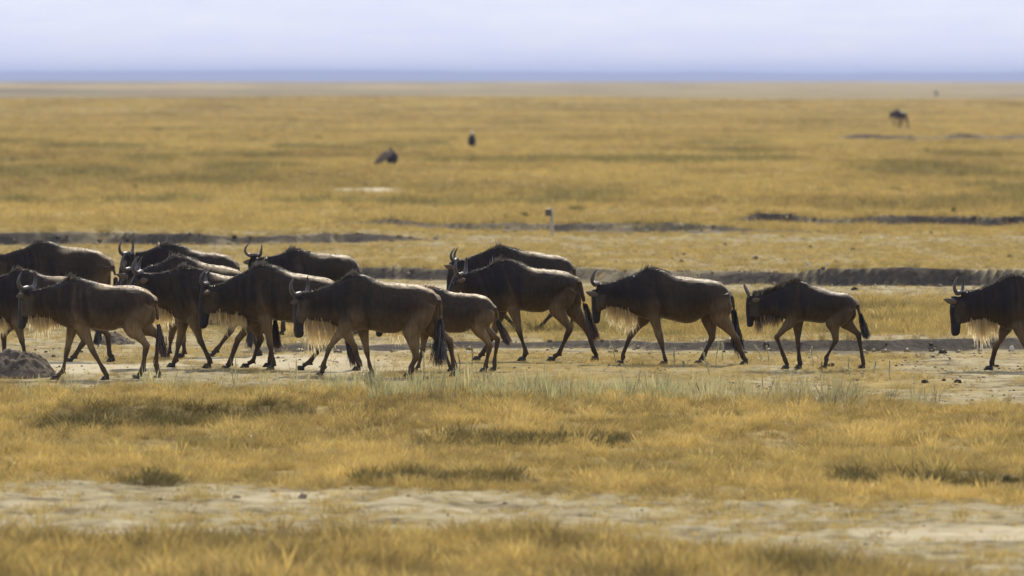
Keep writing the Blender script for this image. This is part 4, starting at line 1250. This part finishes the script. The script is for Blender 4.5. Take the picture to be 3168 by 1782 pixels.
         legs=[('f', 'n', [(1080, 560), (1110, 710), (1130, 830), (1115, 885)]), ('f', 'f', [(1010, 560), (990, 720), (985, 830), (970, 885)]),
               ('h', 'n', [(1430, 590), (1500, 720), (1440, 840), (1410, 885)]), ('h', 'f', [(1480, 590), (1570, 720), (1590, 840), (1580, 885)])],
         tail=[(1610, 350), (1622, 400), (1625, 460), (1625, 520)], tuft=[(1625, 480), (1630, 720)], tuftw=0.04, beard=0.2, beardx=[(780, 440), (960, 530)]),
    dict(crop='5', seed=13, yg=1127, pxc=2020, yaw=3, label='full-bodied wildebeest right of centre with one ear pointing forward, seen whole', mane_n=700, wisp=0.8,
         top=[(335, 305), (400, 300), (480, 285), (560, 257), (650, 222), (760, 190), (850, 168), (900, 135), (980, 112), (1080, 110), (1150, 126), (1220, 152), (1290, 198), (1400, 215), (1550, 232), (1700, 238), (1800, 256), (1880, 302), (1935, 360), (1962, 440)],
         bot=[(335, 640), (420, 610), (500, 582), (600, 602), (720, 632), (800, 655), (840, 690), (900, 730), (970, 742), (1060, 716), (1150, 712), (1250, 745), (1350, 770), (1430, 780), (1520, 765), (1590, 732), (1640, 695), (1750, 630), (1850, 570), (1940, 490)],
         head=[(272, 395), (292, 775)], hornbase=(345, 295), ear='fwd', horn=0.92,
         legs=[('f', 'n', [(1035, 690), (1115, 1000), (1165, 1200), (1152, 1275)]), ('f', 'f', [(925, 700), (748, 930), (655, 1160), (625, 1250)]),
               ('h', 'n', [(1850, 720), (2025, 950), (2110, 1180), (2128, 1262)]), ('h', 'f', [(1710, 740), (1742, 960), (1625, 1190), (1575, 1278)])],
         tail=[(1952, 410), (1985, 500), (1998, 590), (2005, 660)], tuft=[(2000, 600), (2060, 1170)], tuftw=0.07, beard=0.27, beardx=[(450, 610), (820, 670)], beardp=[0.7, 0.95, 1.0, 0.9, 0.6]),
    dict(crop='6', seed=14, yg=1141, pxc=2480, yaw=8, k=0.86, shade=0.85, label='small young wildebeest with short straight horns and spiky upright mane', mane='erect', calf_horns=True, mane_n=900,
         top=[(280, 395), (350, 385), (450, 355), (550, 330), (650, 285), (750, 245), (820, 210), (880, 192), (960, 196), (1020, 222), (1100, 268), (1200, 290), (1300, 318), (1400, 330), (1480, 346), (1550, 382), (1595, 432), (1618, 510)],
         bot=[(280, 690), (350, 690), (420, 665), (500, 632), (600, 632), (700, 662), (750, 700), (830, 735), (900, 712), (950, 696), (1050, 705), (1150, 725), (1200, 725), (1280, 707), (1380, 680), (1450, 655), (1550, 580), (1605, 530)],
         head=[(232, 400), (240, 775)], hornbase=(280, 390), ear='back', horn=1.0,
         legs=[('f', 'n', [(800, 690), (612, 895), (720, 1180), (728, 1255)]), ('f', 'f', [(880, 710), (885, 960), (905, 1180), (895, 1285)]),
               ('h', 'n', [(1315, 720), (1352, 930), (1232, 1150), (1200, 1250)]), ('h', 'f', [(1490, 720), (1640, 870), (1690, 1160), (1685, 1290)])],
         tail=[(1608, 470), (1635, 550), (1650, 610), (1660, 660)], tuft=[(1652, 600), (1745, 930)], tuftw=0.055, beard=0.13, beardx=[(340, 690), (700, 670)], dark_beard=True, beardp=[1.2, 1.2, 0.8, 0.9, 0.5]),
    dict(crop='7', seed=15, hf=0.35, yg=1146, pxc=3100, yaw=20, shade=0.85, label='wildebeest entering from the right edge, head and shoulders in view, ear pricked forward', mane_n=620, wisp=0.75,
         top=[(560, 325), (650, 322), (740, 300), (800, 272), (880, 238), (950, 208), (1020, 178), (1100, 163), (1200, 166), (1300, 195), (1400, 240), (1600, 252), (1750, 265), (1870, 300), (1950, 360), (1985, 440)],
         bot=[(560, 650), (650, 635), (720, 622), (800, 622), (900, 642), (950, 672), (990, 705), (1050, 718), (1100, 702), (1200, 690), (1350, 715), (1480, 735), (1600, 720), (1720, 650), (1850, 560), (1960, 480)],
         head=[(448, 395), (462, 772)], hornbase=(555, 335), ear='fwd', horn=0.95,
         legs=[('f', 'n', [(1130, 680), (1215, 900), (1270, 1045), (1260, 1112)]), ('f', 'f', [(1020, 680), (912, 885), (872, 1040), (848, 1110)]),
               ('h', 'n', [(1700, 700), (1790, 900), (1720, 1050), (1690, 1112)]), ('h', 'f', [(1790, 700), (1930, 880), (1960, 1050), (1965, 1112)])],
         tail=[(1975, 410), (2005, 500), (2015, 580), (2020, 650)], tuft=[(2015, 600), (2050, 950)], beard=0.25, beardx=[(620, 640), (920, 650)], beardp=[0.7, 0.95, 1.0, 0.95, 0.7]),
]
for sp_ in HERD:
    wildebeest(sp_)
# two far wildebeest on the open plain
base13 = HERD[13]; base12 = HERD[12]
p = ground_at(2778, 397)
s_ = dict(base13); s_.update(at=tuple(p), px_per_m=180.0, legk=2.2, rz=R(-50), herd=False, seed=31, voxel=0.018, mane_n=120, beard=0, label='small blurred wildebeest alone on the golden plain at the upper right')
wildebeest(s_)
p = ground_at(2895, 300)
s_ = dict(base12); s_.update(at=tuple(p), px_per_m=228.0, rz=R(75), herd=False, seed=32, voxel=0.02, mane_n=80, beard=0, label='tiny dark wildebeest near the horizon at the upper right')
wildebeest(s_)

dg = bpy.context.evaluated_depsgraph_get()
dg.update()
for pd in PENDING:
    ob = pd['body']
    me = bpy.data.meshes.new_from_object(ob.evaluated_get(dg))
    ob.modifiers.clear()
    ob.data = me
    me.materials.clear(); me.materials.append(M['hide'])
    smooth(me)
    coat(pd)

# ------------------------------------------------------------------ earth mounds
def mound(name, w, d, h, seed, label, loc):
    n = 90
    gx, gy = np.meshgrid(np.linspace(-1, 1, n), np.linspace(-1, 1, n))
    rr = np.sqrt(gx ** 2 + gy ** 2) + (fbm(gx * 2 + seed, gy * 2, seed, 3) - 0.5) * 0.35
    rr = np.maximum(rr, 0)
    z = np.clip(1 - rr ** 1.5, -0.15, 1) * (0.8 + 0.4 * fbm(gx * 1.6, gy * 1.6 + seed, seed + 4, 2))
    z = z * h + (fbm(gx * 5, gy * 5, seed + 8, 4) - 0.5) * 0.5 * h
    z = np.where(rr > 1.02, -0.06, z)
    i = np.arange(n * n).reshape(n, n)
    Q = np.stack([i[:-1, :-1], i[:-1, 1:], i[1:, 1:], i[1:, :-1]], -1).reshape(-1, 4)
    me = tri_mesh(name, np.stack([gx * w, gy * d, z], -1).reshape(-1, 3), Q); smooth(me)
    o = link(name, me, M['mound'], None, loc)
    r = np.random.default_rng(seed)
    rt, dr = [], []
    for i in range(200):
        u_, v_ = r.integers(8, n - 8, 2)
        if z[v_, u_] > 0.12 * h:
            rt.append(np.array([gx[v_, u_] * w, gy[v_, u_] * d, z[v_, u_]])); dr.append(np.array([r.normal(0.6, 0.6), r.normal(0, 0.5), r.uniform(-0.2, 0.5)]))
    link('straw', ribbons('straw', rt, dr, [r.uniform(0.03, 0.09) for _ in rt], 0.006, [0.15] * len(rt), M['fur_straw'], r), None, o)['kind'] = 'stuff'
    tag(o, label, 'mound')
    return o
M['fur_straw'] = hair_mat('straw_bits', (0.34, 0.28, 0.16), (0.5, 0.42, 0.26), 0.3, 0.08)
M['mound'] = simple_mat('grey_earth', (0.105, 0.088, 0.066), 0.95, 0.5, 9, 1.0, 0.1)
p = ground_at(40, 1168)
mound('earth_mound', 0.66, 0.7, 0.40, 3, 'grey earth mound at the left edge beside the front wildebeest', p + Vector((0, 0.3, -0.02)))
p = ground_at(352, 1068)
mound('earth_mound', 0.30, 0.4, 0.22, 6, 'small ashy mound of earth and straw behind the front-left wildebeest', p + Vector((0, 0.3, -0.02)))

# ------------------------------------------------------------------ dung clods and stones
def lump(r, seed, squash=0.75):
    rr = np.random.default_rng(seed)
    V, T = [], []
    n, mrow = 12, 7
    for j in range(mrow + 1):
        ph = math.pi * j / mrow
        for i in range(n):
            th = 2 * math.pi * i / n
            d = np.array([math.sin(ph) * math.cos(th), math.sin(ph) * math.sin(th), math.cos(ph)])
            q_ = 1 + 0.35 * (fbm(np.array([d[0] * 1.7 + seed * 3.1]), np.array([d[1] * 1.7 + d[2] * 2.3]), seed, 3)[0] - 0.5) * 2
            V.append(d * r * q_ * np.array([1.15, 1, squash]) + np.array([0, 0, r * squash * 0.7]))
    for j in range(mrow):
        for i in range(n):
            a = j * n + i; b = j * n + (i + 1) % n
            T.append((a, b, b + n, a + n))
    me = tri_mesh('clod', np.array(V), np.array(T)); smooth(me); me.materials.append(M['clod'])
    return me


C8 = lambda a, b: (1800 + a / 1.883, 640 + b / 1.883)
clods = [  # photo position, radius, label
    ((2862, 1186), 0.045, 'dark dung clod, leftmost of three below the right-edge wildebeest'), ((2921, 1178), 0.03, 'small flat dark clod between two bigger dung clods at right'),
    ((2964, 1184), 0.05, 'round dark dung clod, rightmost of three below the right-edge wildebeest'), ((3084, 1138), 0.042, 'dark dung clod just behind the hoof of the right-edge wildebeest'),
    ((2572, 1135), 0.05, 'round dark dung clod between the hind hooves of the young wildebeest'),
    ((2915, 1485), 0.06, 'black dung clod in the dry grass at lower right, larger one'), ((3118, 1498), 0.055, 'black dung clod near the right edge in the dry grass'),
    ((3066, 1500), 0.035, 'small dung clod left of the one near the right edge'), ((3145, 1502), 0.03, 'smallest dung clod closest to the right edge in the dry grass'),
    ((2298, 1540), 0.03, 'small dark clod at the border of grass and bare strip'),
    (C8(415, 292), 0.045, 'clod left of the pair straight above the full-bodied wildebeest hump'), (C8(556, 287), 0.05, 'upper clod of the pair above the full-bodied wildebeest back'), (C8(580, 323), 0.05, 'lower clod of the pair above the full-bodied wildebeest back'), (C8(1010, 306), 0.065, 'flat broad clod above the horns of the small young wildebeest'), (C8(955, 313), 0.045, 'small clod just left of the flat broad one above young wildebeest horns'), (C8(1330, 235), 0.05, 'clod on the yellow flat right above the young wildebeest hump'),
    (C8(1577, 255), 0.065, 'broad clod on the yellow flat above the young wildebeest rump'), (C8(1480, 324), 0.045, 'small clod close to the brink of the long bank, above young wildebeest rump'), (C8(2490, 298), 0.06, 'broad clod near the right edge on the yellow flat'), (C8(2418, 252), 0.045, 'small greenish-brown clod higher up near the right edge'), (C8(835, 221), 0.045, 'small clod high on the yellow flat, above the full-bodied wildebeest rump'), (C8(1165, 177), 0.045, "small clod close below the upper middle bank's right end"),
    (C8(1625, 160), 0.06, 'dark clod standing out below the upper right bank'), (C8(2035, 153), 0.05, 'flat clod close below the upper right bank near the right edge'), (C8(1590, 492), 0.06, 'dark clod on pale ground above the young wildebeest rump'),
    (C8(200, 325), 0.03, 'tiny clod on the brink above the full-bodied wildebeest neck'), (C8(25, 300), 0.035, 'tiny clod on the yellow flat just right of the paired wildebeest rump'), (C8(595, 278), 0.035, 'tiny clod beside the upper one of the pair above the full-bodied wildebeest'), (C8(2370, 320), 0.04, 'tiny clod left of the broad one near the right edge'),
    ((248, 1091), 0.035, 'dark clod on pale crust between legs of the front-left wildebeest'), ((141, 1090), 0.025, 'tiny dark clod on the pale crust above the grey mound'),
    ((108, 1085), 0.022, 'tiny dark clod just above the crest of the grey mound'), ((165, 1103), 0.03, 'dark crumb of soil on pale crust right of the grey mound'),
    ((1142, 1188), 0.07, None),
]
clods = [c for c in clods if c[0] != (1142, 1188)]
for i, ((px, py), rad, lab) in enumerate(clods):
    me = lump(rad, 40 + i)
    p = ground_at(px, py)
    o = link('clod', me, None, None, p + Vector((0, 0, -0.01)))
    o.rotation_euler = (0, 0, i * 1.3)
    tag(o, lab or 'dark dung clod scattered on the short yellow grass between the two long banks', 'clod', 'clods scattered on the ground')
# conical clod in front of the central animal's far foreleg
p = ground_at(1145, 1190)
o = link('clod', lump(0.075, 91, 1.3), None, None, p + Vector((0, 0, -0.02))); o.data.materials.clear(); o.data.materials.append(M['mound'])
tag(o, 'pointed brown clod of earth in front of the central wildebeest forelegs', 'clod')
for (px, py, rad, lab, rx) in ((2557, 870, 0.06, 'upright pale chip of stone on the dark bank right of the spiky mane', 0.2), (2499, 853, 0.075, 'slanting pale slab on the dark bank above the spiky mane', 0.9), (3132, 1082, 0.06, 'white stone in the low cut near the right edge', 0.0)):
    p = ground_at(px, py + 6)
    me = lump(rad, int(px), 0.9); me.materials.clear(); me.materials.append(M['stone'])
    o = link('stone', me, None, None, p); o.rotation_euler = (0, rx, 0.3); o.scale = (0.55, 0.6, 1.1) if rx < 0.5 else (1.2, 0.6, 0.5)
    tag(o, lab, 'stone')

# ------------------------------------------------------------------ marker post
p = ground_at(1708, 728)
post = empty('marker_post', p)
tag(post, 'short weathered post with a dark square plate at its top left', 'post')
pp = Parts(); pp.tube([(0.0, 0, -0.1), (0.0, 0, 0.06), (-0.005, 0, 0.3), (-0.012, 0, 0.55), (-0.018, 0, 0.70)], [0.045, 0.044, 0.040, 0.040, 0.036], [0.045, 0.044, 0.04, 0.04, 0.036], 10)
link('pole', pp.mesh('pole'), M['wood'], post)
bx = [(-0.175, -0.10, 0.50), (-0.02, -0.10, 0.50), (-0.02, -0.05, 0.50), (-0.175, -0.05, 0.50), (-0.178, -0.10, 0.67), (-0.02, -0.10, 0.665), (-0.02, -0.05, 0.665), (-0.178, -0.05, 0.67)]
link('plate', new_mesh('plate', bx, [(0, 3, 2, 1), (4, 5, 6, 7), (0, 1, 5, 4), (1, 2, 6, 5), (2, 3, 7, 6), (3, 0, 4, 7)]), M['plate'], post)
r_ = np.random.default_rng(3)
rt = [np.array([r_.uniform(-0.17, -0.05), r_.uniform(-0.09, -0.05), 0.665]) for _ in range(50)]  # pale ribbons on top of the plate stand in for a sun glint
st_ = ribbons('glint_wisp', rt, [np.array([r_.normal(0, 0.7), r_.normal(0, 0.3), 0.5]) for _ in rt], [r_.uniform(0.03, 0.07) for _ in rt], 0.008, [0.1] * len(rt), M['beard'], r_)
link('glint_wisp', st_, None, post)

# ------------------------------------------------------------------ vultures resting on the plain
def bird(px, py, label, lean, wing, rz, sc):
    p = ground_at(px, py)
    t = empty('vulture', p, rz)
    t.scale = (sc * 1.1, sc, sc * 0.95) if wing else (sc, sc, sc)
    tag(t, label, 'bird', 'vultures resting on the plain')
    b_ = Parts()
    ax = np.array([math.sin(lean), 0, math.cos(lean)])
    st = [(0.06, 0.05), (0.14, 0.13), (0.28, 0.18), (0.45, 0.185), (0.60, 0.15), (0.70, 0.09), (0.74, 0.05)]
    if wing: st = [(s_ * 0.85, q_ * 1.12) for s_, q_ in st]
    b_.tube([ax * s for s, _ in st], [q_ for _, q_ in st], [q_ * 0.85 for _, q_ in st], 14)
    link('body', b_.mesh('body'), M['feather'], t)
    h_ = Parts()
    top_ = ax * (0.58 if wing else 0.72)
    h_.tube([top_, top_ + np.array([-0.03, 0, 0.06]), top_ + np.array([-0.05, 0, 0.11]), top_ + np.array([-0.07, 0, 0.15]), top_ + np.array([-0.08, 0, 0.18])], [0.07, 0.05, 0.045, 0.05, 0.02], [0.07, 0.05, 0.04, 0.045, 0.02], 12)
    hd = link('head', h_.mesh('head'), M['feather'] if wing else M['feather_white'], t)
    k_ = Parts(); k_.tube([top_ + np.array([-0.09, 0, 0.14]), top_ + np.array([-0.14, 0, 0.13]), top_ + np.array([-0.165, 0, 0.095])], [0.025, 0.02, 0.005], [0.02, 0.015, 0.004], 8)
    link('beak', k_.mesh('beak'), M['beak'], hd)
    for sd in (-1, 1):
        w_ = Parts()
        sh = ax * 0.6 + np.array([0, sd * 0.13, 0])
        if wing and sd == -1:
            pts = [sh, sh + np.array([-0.2, -0.05, -0.10]), sh + np.array([-0.42, -0.08, -0.32]), sh + np.array([-0.66, -0.08, -0.54])]
            w_.tube(pts, [0.08, 0.16, 0.14, 0.05], [0.03, 0.03, 0.02, 0.01], 12)
            link('wing', w_.mesh('wing'), M['feather_grey'], t)
        else:
            pts = [sh, sh + np.array([0.03, sd * 0.04, -0.15]), sh + np.array([0.06, sd * 0.03, -0.35]), sh + np.array([0.08, 0, -0.5])]
            w_.tube(pts, [0.08, 0.13, 0.10, 0.02], [0.03, 0.05, 0.04, 0.01], 12)
            link('wing', w_.mesh('wing'), M['feather'], t)
        l_ = Parts(); l_.tube([np.array([0, sd * 0.07, 0.2]), np.array([0.01, sd * 0.07, 0.08]), np.array([0, sd * 0.07, 0.01]), np.array([-0.08, sd * 0.07, 0.0])], [0.06, 0.025, 0.02, 0.012], [0.05, 0.025, 0.02, 0.015], 8)
        link('leg', l_.mesh('leg'), M['feather_grey'], t)
    ta = Parts(); ta.tube([ax * 0.15, ax * 0.1 + np.array([0.12, 0, -0.03]), np.array([0.22, 0, 0.02])], [0.07, 0.05, 0.01], [0.1, 0.11, 0.1], 10)
    link('tail', ta.mesh('tail'), M['feather'], t)


bird(1455, 457, 'upright dark vulture with a white head on the golden plain', 0.16, False, 0.2, 1.1)
bird(1212, 514, 'dark vulture with one grey wing spread down to the ground', 0.05, True, 0.0, 1.15)

# ------------------------------------------------------------------ shrubs on the plain
def shrub(px, py, h, w, seed, label):
    r = np.random.default_rng(seed)
    p = ground_at(px, py)
    t = empty('shrub', p); tag(t, label, 'shrub', 'low shrubs on the golden plain')
    st = Parts()
    for i in range(5):
        a = r.uniform(0, 6.28); st.tube([(0, 0, -0.03), (math.cos(a) * w * 0.2, math.sin(a) * w * 0.2, h * 0.4), (math.cos(a) * w * 0.35, math.sin(a) * w * 0.35, h * 0.75)], [0.012, 0.009, 0.003], [0.012, 0.009, 0.003], 5)
    link('stems', st.mesh('stems'), M['wood'], t)
    rt, dr = [], []
    for i in range(420):
        d = r.normal(0, 1, 3); d /= np.linalg.norm(d); d[2] = abs(d[2])
        q_ = r.uniform(0.35, 1) ** 0.6 * (0.7 + 0.5 * vnoise(np.array([d[0] * 3 + seed]), np.array([d[2] * 3 + d[1] * 2]), seed)[0])
        rt.append(np.array([d[0] * w * q_, d[1] * w * q_, 0.02 + d[2] * h * q_ * 0.9])); dr.append(d + np.array([0, 0, 0.6]))
    me = ribbons('foliage', rt, dr, [r.uniform(0.05, 0.12) * (h / 0.4) for _ in rt], 0.035, [0.1] * len(rt), M['shrub'], r)
    tag(link('foliage', me, None, t), kind='stuff')
for i, a in enumerate([(1624, 682, 0.26, 0.13, 'small brown shrub left of the marker post'), (1780, 655, 0.18, 0.30, 'low rounded shrub right of the marker post'),
                       (2950, 692, 0.22, 0.10, 'upright shrub on the brow of the upper right bank'), (2545, 596, 0.16, 0.35, 'flat green shrub on the plain above the upper right bank'),
                       (2760, 594, 0.18, 0.5, 'broad green shrub near the right edge of the plain'), (2868, 474, 0.26, 0.22, 'isolated dark shrub at far right below the far bank'),
                       (415, 588, 0.22, 0.13, 'thin shrub at the left of the plain'), (115, 566, 0.22, 0.5, 'spreading grey-green shrub near the left edge of the plain'),
                       (985, 430, 0.22, 0.4, 'flat shrub on the far plain left of the vultures'), (490, 405, 0.3, 0.5, 'distant shrub on the far plain at the left')]):
    shrub(a[0], a[1], a[2], a[3], 70 + i, a[4])

# ------------------------------------------------------------------ seeding weed stalks in front of the herd
C4 = lambda a, b: (1150 + a / 2.899, 720 + b / 2.899)
C5 = lambda a, b: (1760 + a / 3.917, 800 + b / 3.917)
C6 = lambda a, b: (2250 + a / 4.025, 820 + b / 4.025)


def stalk(base, top, seed, label, brown=False):
    r = np.random.default_rng(seed)
    p = ground_at(*base); S = F / p.y
    h = (base[1] - top[1]) / S; dx = (top[0] - base[0]) / S
    t = empty('seed_stalk', p); tag(t, label, 'weed', 'seeding weed stalks in front of the herd')
    path = [np.array([dx * f ** 1.5 + 0.01 * math.sin(f * 5 + seed), 0.02 * math.sin(f * 3), h * f - 0.02 * (f == 0)]) for f in np.linspace(0, 1, 7)]
    s_ = Parts(); s_.tube(path, np.linspace(0.006, 0.003, 7), np.linspace(0.006, 0.003, 7), 6)
    link('stem', s_.mesh('stem'), M['stem'], t)
    rt, dr, ln = [], [], []
    for i in range(150):
        f = r.uniform(0.5, 1.0); c = np.array([np.interp(f, np.linspace(0, 1, 7), [q_[j] for q_ in path]) for j in range(3)])
        a = r.uniform(0, 6.28); rt.append(c); dr.append(np.array([math.cos(a), math.sin(a), 0.9])); ln.append(r.uniform(0.012, 0.03) * (1.25 - f * 0.5))
    link('seed_head', ribbons('seed_head', rt, dr, ln, 0.009, [0.0] * len(rt), M['seed_brown'] if brown else M['seed'], r), None, t)
    for i in range(4):
        a = r.uniform(0, 6.28); f = r.uniform(0.05, 0.4); c = np.array([np.interp(f, np.linspace(0, 1, 7), [q_[j] for q_ in path]) for j in range(3)])
        me = ribbons('leaf', [c], [np.array([math.cos(a), math.sin(a), 0.8])], [r.uniform(0.07, 0.13)], 0.014, [0.35], M['seed'], r)
        link('leaf', me, None, t)


ST = [(C4(478, 1345), C4(452, 1065), 'green weed stalk in front of the central wildebeest hind leg'), (C4(905, 1260), C4(890, 1015), 'tall green weed stalk in front of the young wildebeest belly'),
      (C4(785, 1260), C4(780, 1090), 'weed stalk behind the tail of the central wildebeest'), (C5(560, 1260), C5(500, 985), 'slanting pale weed stalk left of the full-bodied wildebeest foreleg'),
      (C5(1278, 1310), C5(1288, 1075), 'upright weed stalk under the belly of the full-bodied wildebeest'), (C5(1700, 1400), C5(1605, 1075), 'leaning thick weed stalk crossing a hind hoof of the full-bodied wildebeest'),
      (C5(1790, 1330), C5(1810, 1000), 'tallest pale weed stalk between hind legs of the full-bodied wildebeest'), (C5(1870, 1230), C5(1850, 1020), 'second tall weed stalk beside the tallest pale one'),
      (C6(430, 1200), C6(345, 985), 'slanting weed stalk in front of the young wildebeest, left one'), (C6(510, 1200), C6(500, 1000), 'upright weed stalk just left of the young wildebeest raised foreleg'),
      (C6(1065, 1260), C6(1060, 1020), 'weed stalk under the belly of the small young wildebeest'), (C6(1527, 1385), C6(1515, 1150), 'lone weed stalk between hind legs of the young wildebeest'),
      (C6(2035, 1430), C6(2015, 1185), 'lone weed stalk standing right of the young wildebeest'), (C6(1840, 1340), C6(1842, 1200), 'short thin weed stalk beyond the young wildebeest hind hoof'),
      (C5(1390, 1310), C5(1388, 1240), 'short weed stalk left of the far hind hoof, full-bodied wildebeest'), (C6(1160, 1390), C6(1190, 1180), 'brown weed clump stalk at the young wildebeest hind hoof')]
for i, (b0, t0, lab) in enumerate(ST):
    stalk(b0, t0, 500 + i, lab, brown=(i == len(ST) - 1))
